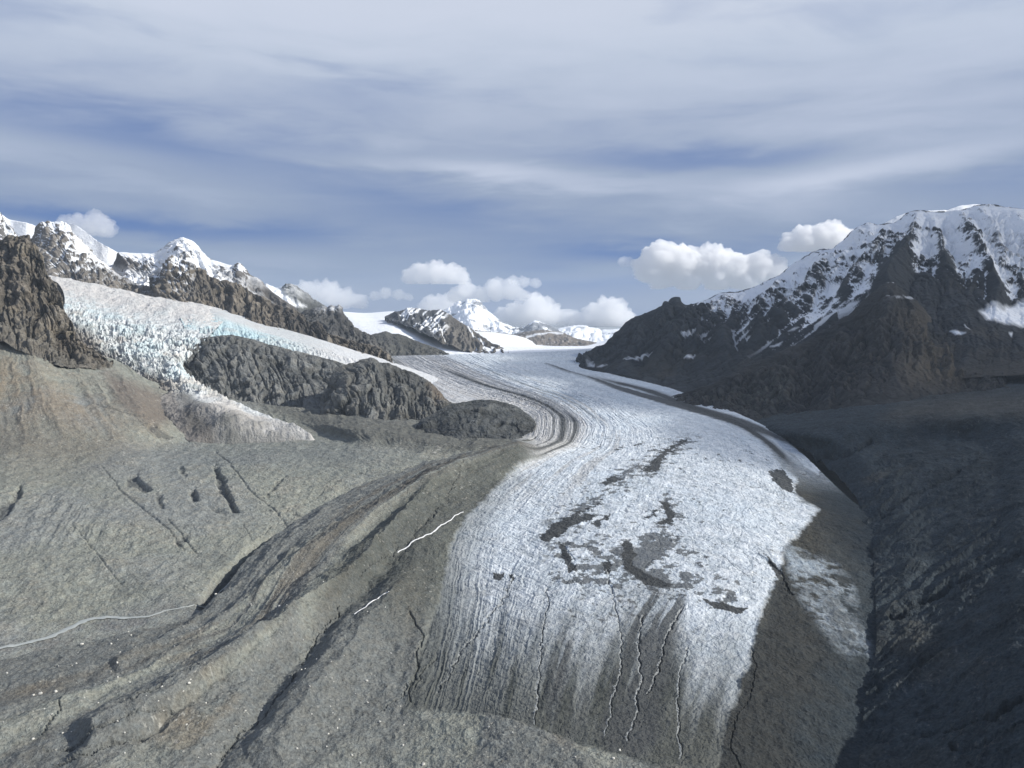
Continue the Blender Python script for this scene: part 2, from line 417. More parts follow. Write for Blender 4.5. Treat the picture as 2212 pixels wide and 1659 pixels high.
def snow_mask(p, h0, hw, steep=(.45, .75), nz=140, seed=0, strata=.0, conc=0.0):
    N = normals(p.X); z = p.X[..., 2]
    n = fbm3(p.X, 260, 6, .6, seed+20); n2 = fbm3(p.X, 60, 4, .65, seed+21)
    q = p.X.copy(); q[..., 2] += .2*q[..., 0]
    st = fbm3(q, 120, 4, .6, seed+22, sq=(.35, .35, 2.0)) if strata else 0
    a = sst(z+nz*n+nz*.3*n2, h0-hw, h0+hw)
    cv = np.clip((blur(p.d.astype(np.float32), 7)-p.d)/12., -1, 1)*conc if conc else 0
    md = (steep[0]+steep[1])/2; hw_ = (steep[1]-steep[0])*.22
    gg = np.clip(p.G, -1.5, 1.5)*.16 if hasattr(p, 'G') else 0
    b_ = sst(N[..., 2]+.20*n2+.10*n+strata*st+cv*.6+gg, md+.06-hw_, md+.06+hw_)
    return (a*b_).astype(np.float32)

# colour palette (albedo)
C_till = np.array([.160, .166, .155], np.float32); C_tillg = np.array([.218, .224, .192], np.float32)
C_tan = np.array([.20, .17, .125], np.float32); C_brown = np.array([.115, .095, .075], np.float32)
C_dark = np.array([.055, .058, .058], np.float32); C_rock = np.array([.12, .115, .10], np.float32)
C_rockd = np.array([.045, .045, .047], np.float32); C_rgt = np.array([.031, .040, .046], np.float32)  # C_rgt: right slope rock with the blue of shade put into its colour
C_ice = np.array([.54, .59, .63], np.float32); C_teal = np.array([.58, .70, .72], np.float32); C_dirty = np.array([.22, .21, .19], np.float32)

# ================================================================== main valley glacier and its moraines
STN = [ # c0 trough/left margin, c1, c2 medial moraine crest, c3 left edge of clean ice, c4, c5, c6 right margin
 [(835,770),(870,769),(900,768),(950,767),(1080,763),(1180,760),(1310,752)],
 [(855,785),(900,788),(940,790),(1000,790),(1110,785),(1190,788),(1250,790)],
 [(862,812),(945,812),(1000,816),(1050,812),(1170,810),(1240,818),(1320,808)],
 [(895,842),(1000,838),(1060,838),(1110,835),(1260,840),(1350,850),(1445,838)],
 [(935,875),(1065,858),(1130,858),(1185,860),(1330,868),(1430,880),(1545,874)],
 [(1000,892),(1130,876),(1185,882),(1235,890),(1380,900),(1530,912),(1660,925)],
 [(1128,900),(1165,903),(1213,909),(1262,922),(1420,935),(1600,960),(1735,982)],
 [(1130,930),(1160,938),(1210,945),(1250,955),(1430,975),(1640,1010),(1790,1035)],
 [(1095,955),(1120,963),(1155,972),(1180,990),(1410,1020),(1660,1060),(1845,1085)],
 [(995,972),(1040,983),(1080,990),(1120,1025),(1390,1080),(1670,1120),(1925,1140)],
 [(885,1000),(930,1015),(970,1030),(1060,1065),(1360,1150),(1665,1190),(1930,1230)],
 [(770,1055),(815,1072),(850,1085),(1000,1120),(1300,1230),(1640,1290),(1935,1320)],
 [(640,1125),(690,1150),(740,1170),(965,1200),(1240,1320),(1600,1390),(1940,1400)],
 [(540,1205),(600,1240),(660,1260),(950,1320),(1200,1420),(1560,1480),(1925,1480)],
 [(435,1322),(520,1350),(590,1375),(920,1440),(1170,1530),(1530,1580),(1915,1570)],
 [(235,1372),(320,1440),(420,1500),(860,1580),(1150,1640),(1500,1680),(1905,1700)],
 [(-300,1480),(-200,1620),(20,1800),(700,1830),(1120,1840),(1480,1840),(1900,1850)]]
dzA = np.array([0, 3, 5, 0, 8, 5, -8.]); dzB = np.array([-34, 0, 16, -6, 16, 10, -40.])
rows = []
for k, st in enumerate(STN):
    f = min(1, max(0, (k-5)/5)); dz = dzA*(1-f)+dzB*f
    rows.append([G(x, y, d) for (x, y), d in zip(st, dz)])
g = patch(rows, step=1.75, equal=True, nmax=1350, vstep=1.45)
px, py, cc, rk = g.px, g.py, g.c, g.r
wob = fbm3(g.X, 60, 5, .6, 1); wob2 = fbm3(g.X, 18, 4, .6, 2); wob3 = fbm3(g.X, 220, 4, .5, 3)
wx_, wy_ = px+wob*9+wob2*4, py+fbm3(g.X, 55, 5, .6, 5)*7+wob2*3
# ---- clean ice outline (below station 8) and the upper basin
ICE = [(1262,905),(1235,960),(1175,985),(1120,1008),(1090,1038),(1040,1085),(1010,1112),(978,1165),(962,1230),(950,1300),(925,1350),(905,1430),(880,1500),(872,1535),
       (960,1537),(1050,1545),(1130,1565),(1230,1600),(1310,1625),(1400,1650),(1545,1665),(1575,1560),(1600,1480),(1622,1420),(1640,1340),(1655,1290),(1685,1245),(1690,1200),(1708,1165),(1740,1140),
       (1768,1100),(1742,1088),(1716,1070),(1722,1030),(1692,1010),(1668,975),(1640,950),(1590,925),(1500,896),(1430,878),(1330,865)]
ice_low = sdpoly(wx_, wy_, ICE, 5)
upper = sst(cc, .08, .30)*(1-sst(rk+.35*(2.2-np.minimum(cc, 2.2))+.5*wob3, 7.6, 8.6))*np.where(cc > 3.2, 1-sst(rk, 5.5, 8.0), 1)
# slim ice strip along the right margin, and the lower right lobe
STRIP = [(1180,785),(1215,800),(1262,812),(1330,842),(1400,865),(1480,890),(1560,912),(1640,935),(1700,958),(1745,985),(1775,1015),(1768,1028),(1735,1008),(1715,985),(1660,955),(1560,918),(1400,878),(1300,848),(1210,812),(1175,793)]
strip = sdpoly(px+wob2*3, py+wob2*2, STRIP, 3)
LOBE = [(1690,1178),(1722,1190),(1752,1205),(1800,1215),(1838,1255),(1852,1300),(1862,1350),(1888,1400),(1884,1428),(1832,1420),(1800,1400),(1772,1352),(1735,1310),(1708,1262),(1700,1210)]
lobe = sdpoly(wx_+wob2*6, wy_+wob2*8, LOBE, 9)
DAB = sdpoly(px+wob*6, py+wob2*5, [(1655,955),(1700,975),(1745,1005),(1790,1050),(1880,1150),(1900,1400),(1850,1430),(1760,1340),(1712,1240),(1712,1165),(1770,1098),(1745,1086),(1718,1060),(1700,1000)], 6)
ICEM = np.maximum(np.maximum(ice_low, upper), strip)
# ---- relief
flow = fbm2(cc*5.0+.3*wob3, rk*.30, 5, .55, 4, ridged=True)
rid = fbm2(cc*3.2+.15*wob3+.3, rk*.22, 4, .5, 8, ridged=True)
deb = (1-ICEM)*sst(rk, 7.5, 9.5)
left = sst(3.2-cc, 0, .6)
dsp = deb*left*(4*rid*sst(cc, .05, .5)+1.5*flow)+deb*(5*wob+2.8*wob2+9*wob3)+deb*3.5*fbm3(g.X, 38, 4, .6, 6, ridged=True)
crest = np.exp(-((cc-2.0)/.16)**2)*sst(rk, 7.0, 10)*(1-sst(rk, 12, 14.5))
RDG = [([(1150,968),(1060,992),(960,1020),(850,1075),(740,1140),(640,1210),(560,1280),(440,1370),(300,1450),(150,1520),(0,1580)], 17, 24),
       ([(1120,985),(1000,1022),(930,1062),(880,1112),(840,1155),(800,1205),(740,1262),(640,1340),(500,1430),(350,1510),(200,1590)], 36, 44),
       ([(870,1280),(800,1350),(740,1430),(680,1510),(600,1610)], 24, 75), ([(700,1110),(600,1185),(520,1270),(400,1360),(250,1430)], 12, 18), ([(560,1400),(420,1490),(300,1560),(180,1640)], 13, 30),
       ([(900,1078),(800,1138),(700,1205),(600,1265),(480,1348),(330,1440),(200,1510)], -13, 32), ([(850,1195),(790,1262),(722,1330),(655,1402),(600,1455),(545,1545),(470,1640)], -20, 52),
       ([(600,1380),(500,1455),(400,1525),(290,1600)], -9, 14), ([(1080,1000),(980,1040),(900,1095)], -6, 10)]
for pts, hh_, wd in RDG:
    dsp += hh_*line(px+wob*7+wob3*10, py+wob*5, pts, wd)**1.2*(1-ICEM)
dsp += 10*crest*(1-ICEM)
gly = fbm3(g.X, 42, 5, .6, 12, ridged=True); hum = fbm3(g.X, 15, 4, .6, 13, ridged=True)
trans = fbm2(cc*2.5+wob*.6, rk*13+wob3*1.2, 4, .6, 14, ridged=True)
longi = fbm2(cc*26+wob*.5, rk*.9, 3, .6, 15, ridged=True)
farf = sst(g.X[..., 1], 2500, 6500)
dsp += ICEM*(2.3*gly+1.3*hum+(2.6+3*farf)*longi*sst(4.6-cc, 0, 1.5)+1.6*trans)
# crevassed band where ice presses round the knobs
crv = sdpoly(px, py, [(1040,848),(1120,850),(1200,875),(1195,895),(1130,880),(1075,872)], 14)
dsp += crv*12*fbm2(cc*9, rk*34, 3, .6, 33, ridged=True)
# meltwater cuts and cracks
CUTS = [([(1182,1270),(1184,1300),(1178,1340),(1172,1400),(1165,1440),(1160,1480),(1157,1530),(1153,1565)], 7, 4.0),
        ([(1105,1250),(1092,1290),(1060,1330),(1035,1370),(1005,1400),(985,1430),(970,1460),(945,1500)], 7, 3.6),
        ([(1310,1230),(1330,1310),(1345,1380),(1340,1450),(1330,1500),(1322,1540),(1305,1590)], 5, 3.2),
        ([(1390,1330),(1380,1400),(1385,1470),(1378,1530),(1355,1600)], 7, 4.0),
        ([(1605,1660),(1580,1620),(1590,1560),(1620,1500),(1632,1440),(1625,1400)], 6, 3.6),
        ([(1475,1310),(1440,1380),(1425,1440),(1400,1500)], 9, 5.0),
        ([(1490,1400),(1465,1470),(1470,1560),(1468,1640)], 4, 3.0),
        ([(885,1330),(912,1375),(905,1410),(905,1440),(895,1470),(882,1490),(888,1515)], 8, 4.5),
        ([(945,1420),(920,1440),(905,1465),(895,1485)], 6, 4.0),
        ([(770,1255),(830,1205),(858,1180)], 6, 3.), ([(640,1445),(610,1480),(570,1530),(520,1565),(495,1600),(450,1650)], 11, 6.0),
        ([(735,1308),(700,1340),(650,1420)], 9, 5.), ([(310,1585),(255,1610),(190,1640),(120,1655)], 11, 5.0),
        ([(370,1540),(300,1565),(240,1590),(180,1612),(100,1625)], 9, 5.0), ([(430,1475),(370,1500),(345,1520),(280,1550)], 7, 4.),
        ([(150,1500),(130,1540),(90,1590)], 7, 4.), ([(825,1530),(870,1500),(880,1480)], 7, 4.),
        ([(1000,1020),(960,1090),(900,1150),(862,1205)], 6, 3.), ([(1235,1240),(1240,1210),(1222,1180)], 8, 3.),
        ([(1635,1195),(1665,1215),(1688,1240),(1700,1275),(1712,1290)], 9, 5.), ([(1560,1200),(1590,1225),(1620,1250)], 5, 2.)]
cut = np.zeros_like(px); jt = fbm3(g.X, 26, 4, .65, 37)
jx, jy = px+wob2*4+wob*6+jt*7, py+wob2*2+jt*4
for pts, dep, wd in CUTS:
    l = line(jx, jy, pts, wd*.46*(1+.8*wob+.6*wob3)); dsp -= 1.0*dep*sst(l, 0, 1); dsp += .5*dep*np.exp(-((l-.02)/.06)**2)*(l > 0); cut = np.maximum(cut, l)
cone = line(px, py, [(1500,1330),(1560,1300),(1640,1290)], 30)
# ---- colour
fine = fbm3(g.X, 9, 4, .6, 30); med = fbm3(g.X, 130, 5, .55, 31)
till = mixc(flatcol(g.X, C_till), np.array([.135,.125,.105]), sst(fbm2(cc*3.5+wob3*.35, rk*.4, 4, .5, 21)+.3*med, .0, .6)*left*.8)
till = mixc(till, C_tillg*1.12, sst(fbm2(cc*3+.3*wob3, rk*.35, 3, .5, 22), .05, .5)*.8)
till = mixc(till, C_tan, sst(med+fbm2(cc*6, rk*.5, 3, .5, 23)*.5, .3, .8)*.6*sst(cc, .2, 1))
till = mixc(till, C_dark*1.6, sst(fbm2(cc*6+wob*.3+.2*wob3, rk*.6, 4, .6, 24), .15, .7)*.35*left)
# dark green bank between the lateral crest and the clean ice
bank = sst(cc, 2.04, 2.22)*(1-sst(rk, 12.5, 14))*sst(rk, 7.5, 8.5)*(1-ice_low)*(cc < 3.6)
till = mixc(till, np.array([.082, .086, .074]), bank*(.75+.25*wob))
till = mixc(till, np.array([.38, .37, .33]), sst(fbm3(g.X, 5, 2, .7, 503)+.3*med, .52, .72)*.6)
till = mixc(till, np.array([.06, .064, .062]), sst(fbm3(g.X, 8, 3, .7, 504)-.3*wob, .40, .62)*.5)
till = mixc(till, np.array([.095, .088, .074]), sst(fbm2(cc*7+wob3*.3, rk*.3, 3, .5, 411)+np.exp(-((cc-1.75)/.4)**2)-.45, .0, .5)*(1-sst(rk, 10.5, 13))*.8)
# debris right of the clean ice, colour made dark and bluish in place of shade
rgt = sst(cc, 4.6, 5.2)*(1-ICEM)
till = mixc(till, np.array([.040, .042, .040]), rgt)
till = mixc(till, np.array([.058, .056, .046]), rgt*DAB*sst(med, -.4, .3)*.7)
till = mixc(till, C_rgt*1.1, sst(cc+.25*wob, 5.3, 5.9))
icec = mixc(flatcol(g.X, C_ice), np.array([.66, .70, .73]), sst(gly, .0, .6))
icec = mixc(icec, C_ice*.55, sst(-hum-.4*gly+.2*med, .35, .8)*.75)
icec = mixc(icec, C_ice*.62, sst(-trans+.3*wob, .35, .8)*.5)
icec = mixc(icec, np.array([.58, .66, .72]), sst(wob3, .05, .5)*.35)
cl1 = np.exp(-np.abs(fbm2(cc*13+wob*.5, rk*3.2+wob3*.8, 3, .5, 42))/.045)
cl2 = np.exp(-np.abs(fbm2(cc*5+wob*.5, rk*11+wob3*1.2, 3, .5, 43))/.05)
lowi = sst(py, 950, 1050)
icec = mixc(icec, np.array([.24, .28, .31]), np.clip(cl1*.75*sst(cc, 2.8, 3.8)+cl2*.6*sst(-wob3, -.3, .4), 0, .9)*(.35+.65*lowi))
dsp -= ICEM*(cl1+cl2)*1.5
icec = mixc(icec, np.array([.36, .38, .39]), sst(fbm3(g.X, 19, 4, .65, 44)+.5*med, .16, .5)*.42*lowi)
# longitudinal streaks of dirt near the left side and in the upper basin
strk = fbm2(cc*16+wob3*.12, rk*.35, 4, .6, 25)
icec = mixc(icec, np.array([.40, .37, .33]), sst(strk+.3*wob, .0, .5)*.65*sst(4.3-cc, 0, 1.3)*(1-sst(rk, 8, 11)))
icec = mixc(icec, np.array([.47, .45, .43]), sst(3.3-cc+.2*med, 0, .5)*(1-sst(rk, 8, 9.5))*.6)
def stripe(c0, w, k0, k1, amt, colr, A):
    s = np.exp(-((cc-c0-.03*wob3)/w)**2)*sst(rk, k0, k0+1.2)*(1-sst(rk, k1-1.0, k1))
    return mixc(A, colr, np.clip(s*amt*(1.15+.25*wob), 0, 1))
bend = sst(rk, 4.5, 6.5)*sst(3.0-cc, 0, .8)
icec = mixc(icec, np.array([.48, .46, .42]), bend*.35)
icec = mixc(icec, np.array([.13, .13, .12]), sst(fbm2(cc*26+wob*.15, rk*.25, 3, .6, 41), .12, .5)*bend*.38)
icec = stripe(2.05, .15, .8, 12, 1.0, C_dark*1.8, icec)
icec = stripe(1.62, .04, 3, 8.5, .8, C_dark*2, icec)
icec = stripe(2.62, .11, 4.6, 8.6, 1.0, C_dark*1.8, icec)
icec = stripe(2.78, .03, 2.0, 7.8, .7, C_dark*2.5, icec)
icec = stripe(2.38, .03, 3.0, 8.2, .6, C_dark*2.8, icec)
icec = stripe(5.55, .10, 1.6, 7.0, 1.2, C_dark*1.1, icec)
icec = stripe(3.3, .04, .3, 6, .45, C_dark*3, icec)
rm = line(px+wob2*4+wob*3, py+wob2*2, [(1180,786),(1236,806),(1281,819),(1331,837),(1381,852),(1450,871),(1520,889),(1580,906),(1640,930),(1690,955),(1730,985)], np.interp(px, [1180,1300,1450,1650], [3.5,6,9,15]).astype(np.float32))
icec = mixc(icec, C_dark*1.0, sst(rm, .1, .5)*(1-strip*.9)*.95)
# the toe: ice under thickening dirt, drawn out in streaks
vst = fbm2(cc*38+wob*.3, rk*.8, 4, .6, 26); vst2 = fbm2(cc*11+wob*.2, rk*.5, 3, .5, 27)
toe = sst(py+vst*32+vst2*48+wob*12-np.interp(px, [900,1100,1250,1350,1450,1500,1600,1650], [1320,1330,1370,1335,1345,1435,1430,1390]), -130, 170)**.8
toec = mixc(flatcol(g.X, [.14, .147, .138]), np.array([.065, .07, .062]), sst(vst2+.5*vst+.2*sst(px, 1200, 1400), .0, .45))
toec = mixc(toec, np.array([.30, .31, .30]), sst(vst, .25, .7)*.5*(1-sst(py, 1400, 1550)))
toec = mixc(toec, np.array([.088, .092, .082]), sst(py+vst*30, 1480, 1600)*.8)
icec = mixc(icec, toec, toe*sst(rk, 10, 11)*(1-strip))
TOED = [[(1395,1330),(1430,1312),(1478,1305),(1475,1360),(1455,1420),(1440,1500),(1425,1600),(1330,1640),(1290,1600),(1340,1500),(1370,1400)],
        [(1190,1425),(1230,1425),(1222,1480),(1200,1560),(1185,1560)], [(1255,1465),(1275,1465),(1262,1540),(1235,1590),(1225,1590),(1245,1520)]]
for tp in TOED: icec = mixc(icec, C_dark*1.25, sst(sdpoly(px+wob*12+vst*12, py+wob*12+vst*60+vst2*20, tp, 40)+.35*vst, .25, .75)*.85)
BLOBS = [[(1385,1018),(1402,1003),(1412,998),(1424,978),(1440,968),(1462,957),(1486,948),(1489,956),(1470,965),(1448,982),(1432,992),(1428,1018),(1402,1020)],
 [(1300,1040),(1312,1031),(1330,1030),(1345,1037),(1325,1044),(1308,1052)], [(1165,1162),(1185,1142),(1215,1122),(1258,1114),(1275,1110),(1290,1118),(1262,1128),(1235,1140),(1212,1156),(1180,1172)],
 [(1272,1130),(1310,1116),(1330,1113),(1306,1128),(1285,1136)], [(1430,1090),(1440,1085),(1455,1104),(1458,1118),(1450,1136),(1424,1134),(1421,1128),(1442,1118)],
 [(1394,1118),(1410,1106),(1422,1098),(1418,1110),(1402,1122)], [(1345,1168),(1362,1172),(1372,1196),(1366,1220),(1392,1236),(1420,1250),(1448,1262),(1430,1270),(1392,1262),(1352,1232),(1344,1200)],
 [(1208,1170),(1222,1180),(1236,1212),(1246,1236),(1232,1242),(1216,1208)], [(1325,970),(1352,965),(1330,973)], [(1369,963),(1395,957),(1375,965)], [(1300,1215),(1318,1210),(1320,1232),(1302,1238)],
 [(1225,1120),(1290,1090),(1300,1080),(1310,1076),(1290,1092),(1240,1124)], [(1065,1240),(1085,1238),(1080,1250),(1070,1258)], [(1100,1243),(1110,1243),(1106,1258)],
 [(1660,1020),(1690,1012),(1712,1040),(1716,1066),(1690,1058),(1672,1040)], [(1520,1297),(1560,1303),(1620,1316),(1600,1326),(1545,1316)],[(1650,1195),(1672,1216),(1690,1240),(1702,1276),(1690,1272),(1668,1232)]]
bsp = np.zeros_like(px)
for bp_ in BLOBS: bsp = np.maximum(bsp, sdpoly(px+wob*6+wob2*8+jt*6, py+wob*4+wob2*5+jt*4, bp_, 2.5))
strl = [(1500,930),(1470,962),(1425,985),(1385,1020),(1330,1042),(1270,1090),(1200,1130),(1160,1170)]
rag = fbm3(g.X, 16, 4, .7, 281)
bsp = sst(bsp+.55*rag*(bsp < .98)+.18*rag, .42, .62)
scat = sst(fbm3(g.X, 30, 5, .68, 28)+.42*line(px, py, strl, 42)+.4*line(px, py, [(1440,1080),(1450,1135),(1410,1180),(1380,1230),(1440,1262),(1600,1300)], 38)+.55*np.exp(-((px-1330)/190)**2-((py-1215)/70)**2)-.12, .24, .36)*sst(py, 925, 960)*(1-sst(py, 1330, 1420))*sst(px, 1150, 1200)
icec = mixc(icec, C_dark*.9, np.clip(bsp*.97+scat*.8, 0, 1))
icec = mixc(icec, C_dark*1.6, sst(cut, .3, .9)*.45*sst(py, 1200, 1260))
vein = np.zeros_like(px)
for pts, dep, wd in CUTS[:7]: vein = np.maximum(vein, line(jx+2.6, jy, pts, 1.9))
icec = mixc(icec, np.array([.40, .42, .42]), sst(vein, .1, .7)*.7)
till = mixc(till, C_dark*1.3, sst(cut, .25, .9)*.45)
lobec = mixc(flatcol(g.X, [.34, .39, .43]), C_dark*1.6, sst(wob+.6*wob2, .0, .5)*.8)
g.X[..., 2] += dsp
Col = mixc(till, lobec, lobe*.85*sst(med+.8*wob+.7*wob2+.75, .3, 1.0)*(1-.45*sst(py, 1290, 1430)))
edge_ = sdpoly(px+wob*14+vst*10, py+wob*10, [(1135,1000),(1090,1045),(1060,1090),(1035,1140),(1015,1200),(1005,1300),(985,1370),(960,1440),(960,1700),(1800,1700),(1800,800),(1200,800)], 60)
edge_ = np.maximum(edge_, 1-sst(rk, 8.5, 9.8))
icec = mixc(icec, np.array([.10, .105, .095]), (1-edge_)*.85)
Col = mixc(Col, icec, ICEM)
Col *= (1+.10*fine)[..., None]
fm = ICEM > .5
fmf = fm[:-1, :-1]
GL = g; GCOL = Col
o = grid_mesh('glacier', g.X, Col, M_ice, fmf); tag(o, kind='structure')
o = grid_mesh('moraine', g.X, Col, M_till, ~fmf); tag(o, kind='structure')

# ================================================================== ground: left outwash plain and talus, right slope, far base
rows = [
 [(-420,690,4300),(-200,700,4250),(0,712,4250),(60,725,4250),(140,762,4300),(240,775,4450),(330,822,4300),(430,850,4400),(520,868,4400),(640,880,4350),(760,890,4300),(880,905,4150),(980,925,4000),(1100,935,3900),(1180,935,3900)],
 [Z(-420,800,480),Z(-200,830,400),Z(0,850,350),Z(90,862,330),Z(190,870,300),Z(290,885,270),Z(370,905,190),Z(470,915,145),Z(560,915,140),Z(650,915,145),Z(760,925,175),Z(860,940,160),Z(950,955,150),Z(1040,960,145),Z(1150,950,145)],
 [Z(-420,960,200),Z(-200,980,170),Z(0,1000,150),Z(120,985,150),Z(240,970,150),Z(340,955,140),Z(420,955,118),Z(510,952,115),Z(600,950,115),Z(700,950,120),Z(790,960,135),Z(860,972,125),Z(930,980,120),Z(1020,982,115),Z(1110,975,118)],
 [Z(-420,1120,90),Z(-200,1120,85),Z(0,1120,80),Z(120,1100,85),Z(240,1075,90),Z(340,1050,95),Z(420,1030,100),Z(500,1015,105),Z(580,1005,110),Z(680,1010,105),Z(770,1010,105),Z(850,1005,105),Z(920,1005,105),Z(1000,1000,105),Z(1080,990,108)],
 [Z(-420,1300,20),Z(-200,1285,25),Z(0,1270,30),Z(120,1240,38),Z(240,1200,45),Z(340,1170,50),Z(430,1140,55),Z(520,1110,62),Z(600,1080,70),Z(690,1060,78),Z(770,1045,82),Z(850,1030,88),Z(920,1020,92),Z(1000,1010,95),Z(1080,1000,98)],
 [Z(-420,1480,-25),Z(-200,1455,-22),Z(0,1425,-18),Z(120,1385,-14),Z(240,1352,-8),Z(350,1340,-4),Z(440,1312,0),Z(530,1235,15),Z(620,1160,30),Z(700,1110,44),Z(770,1072,58),Z(850,1040,68),Z(920,1025,76),Z(1000,1015,82),Z(1080,1005,90)],
 [Z(-420,1600,-60),Z(-200,1600,-60),Z(0,1580,-60),Z(120,1550,-60),Z(240,1480,-50),Z(350,1440,-45),Z(450,1400,-40),Z(560,1320,-25),Z(660,1230,-15),Z(740,1180,0),Z(810,1120,15),Z(880,1080,30),Z(950,1050,45),Z(1020,1040,55),Z(1080,1020,60)]]
l = patch(rows, step=1.9, equal=True, nmax=1300, vstep=1.5)
px, py = l.px, l.py
w1 = fbm3(l.X, 90, 5, .6, 51); w2 = fbm3(l.X, 22, 4, .6, 52); w3 = fbm3(l.X, 400, 4, .5, 53); w4 = fbm3(l.X, 170, 5, .55, 54, ridged=True)
flat = sst(l.r, 4.6, 5.0)
tal = 1-sst(l.r, 1.2, 2.4)
N0 = normals(l.X)
slopeline = fbm2(l.s/55+w1*.4, l.t/420, 4, .55, 55, ridged=True)
w5 = fbm3(l.X, 48, 5, .62, 59, ridged=True)
dsp = (1-flat*.9)*(6*w1+2.2*w2+9*w3+6*w4+4.5*w5*(1-tal*.6)*1.2)+tal*8*slopeline
# rib-like gullied bank, lower left, and thermokarst hollows
rib = sdpoly(px, py, [(20,1090),(150,1060),(280,1120),(290,1180),(200,1200),(60,1170)], 40)
dsp += rib*5*fbm2((px*.8+py*.55)/16+w1*.4, (py*.8-px*.5)/110, 3, .6, 56, ridged=True)
PITS = [([(270,1030),(282,1024),(292,1024),(298,1036),(308,1044),(328,1060),(318,1066),(296,1056),(272,1050)], 16), ([(462,1008),(470,1005),(472,1022),(485,1035),(492,1055),(506,1085),(512,1105),(500,1104),(488,1078),(474,1068),(466,1040)], 18),
        ([(412,1062),(424,1060),(428,1082),(420,1090),(410,1084)], 16), ([(385,1008),(398,1012),(402,1030),(392,1028)], 9), ([(320,925),(336,912),(345,925),(375,940),(370,948),(335,938)], 16),
        ([(415,940),(430,935),(445,950),(440,960),(420,958)], 14), ([(448,1095),(470,1098),(490,1108),(470,1110)], 8), ([(338,1070),(350,1072),(352,1100),(342,1098)], 8), ([(0,1085),(20,1080),(45,1050),(50,1070),(10,1120),(-20,1140)], 16),
        ([(575,1070),(590,1050),(612,1022),(618,1028),(595,1060),(580,1078)], 7), ([(380,1170),(410,1155),(402,1172),(385,1180)], 7), ([(620,1115),(640,1108),(648,1116),(632,1124)], 10)]
pit = np.zeros_like(px)
for pl, dp in PITS:
    m_ = sdpoly(px+w2*7+w1*8, py+w2*6+w1*4, pl, 4); dsp -= dp*sst(m_, 0, 1); pit = np.maximum(pit, m_)
RILLS = [([(470,980),(495,1000),(540,1060),(600,1110),(640,1160)], 5, 4), ([(220,1010),(260,1060),(320,1110),(370,1150),(400,1190)], 5, 4), ([(360,1120),(405,1170),(420,1190)], 5, 4), ([(520,1130),(545,1170),(560,1190)], 4, 3),
         ([(190,870),(260,890),(320,900)], 6, 4), ([(160,1140),(220,1210),(260,1260)], 4, 3), ([(800,1010),(700,1060),(620,1110),(560,1160)], 4, 4)]
rill = np.zeros_like(px)
for pts, dp, wd in RILLS:
    m_ = line(px+w2*7+w1*12, py+w2*5+w1*5, pts, wd*.7*(1+.7*w1)); dsp -= dp*m_; rill = np.maximum(rill, m_)
# steep bank above the canyon stream
can = sdpoly(px+w1*4, py, [(430,1310),(440,1290),(475,1240),(520,1200),(560,1170),(590,1160),(600,1175),(560,1215),(520,1255),(480,1290),(450,1312)], 8)
dsp -= can*30
l.X[..., 2] += dsp
c = mixc(flatcol(l.X, C_tillg*1.08), C_till*1.4, sst(w3, -.2, .3))
c = mixc(c, np.array([.255, .245, .205]), sst(w1+.4*w2, .0, .6)*.6)
c = mixc(c, np.array([.125, .132, .125]), sst(-w4+.3*w2, .1, .6)*.5)
tanm = sdpoly(px+w1*25, py+w1*20, [(-420,760),(0,735),(90,800),(200,870),(330,930),(200,930),(60,920),(-420,900)], 70)
c = mixc(c, np.array([.235, .185, .125]), tanm*.8*sst(slopeline+w1, -.8, .6))
brn = sdpoly(px+w1*20, py+w1*14, [(-420,900),(0,880),(200,930),(280,980),(140,1010),(-100,1010),(-420,1030)], 50)
c = mixc(c, np.array([.135, .12, .10]), brn*.6)
gry = sdpoly(px+w1*10, py+w1*6, [(560,940),(740,950),(900,990),(800,1020),(600,1010),(430,1010),(250,990),(420,960)], 30)
c = mixc(c, np.array([.165, .178, .172]), gry*.7)
foot = sdpoly(px+w1*14, py+w1*8, [(430,840),(700,880),(980,920),(1180,920),(1180,990),(960,975),(800,955),(680,930),(560,880)], 14)
c = mixc(c, np.array([.085, .085, .078]), foot*.75)
c = mixc(c, np.array([.15, .15, .15]), flat*sst(w2+w1, -.5, .4)*.6)
dirtyfoot = sdpoly(px+w1*8, py+w1*8, [(225,800),(280,820),(350,850),(390,900),(330,925),(290,900),(250,870)], 12)
c = mixc(c, np.array([.15, .125, .105]), dirtyfoot*.8)
c = mixc(c, C_dark*1.2, np.clip(sst(pit, .3, .9)*.6+rill*.25+sst(can, .3, .9)*.8, 0, 1))  # pits, rills and canyon: shade inside them also put into the colour
c = mixc(c, np.array([.42, .41, .37]), sst(fbm3(l.X, 7, 2, .7, 501)+.35*w1, .50, .72)*.6)
c = mixc(c, np.array([.07, .075, .075]), sst(fbm3(l.X, 9, 3, .7, 502)+.3*w5, .42, .65)*.55)
c *= (1+.12*fbm3(l.X, 12, 3, .6, 57)+.10*fbm3(l.X, 40, 3, .6, 58))[..., None]
tag(grid_mesh('ground', l.X, c, M_till), kind='structure'); LG = l

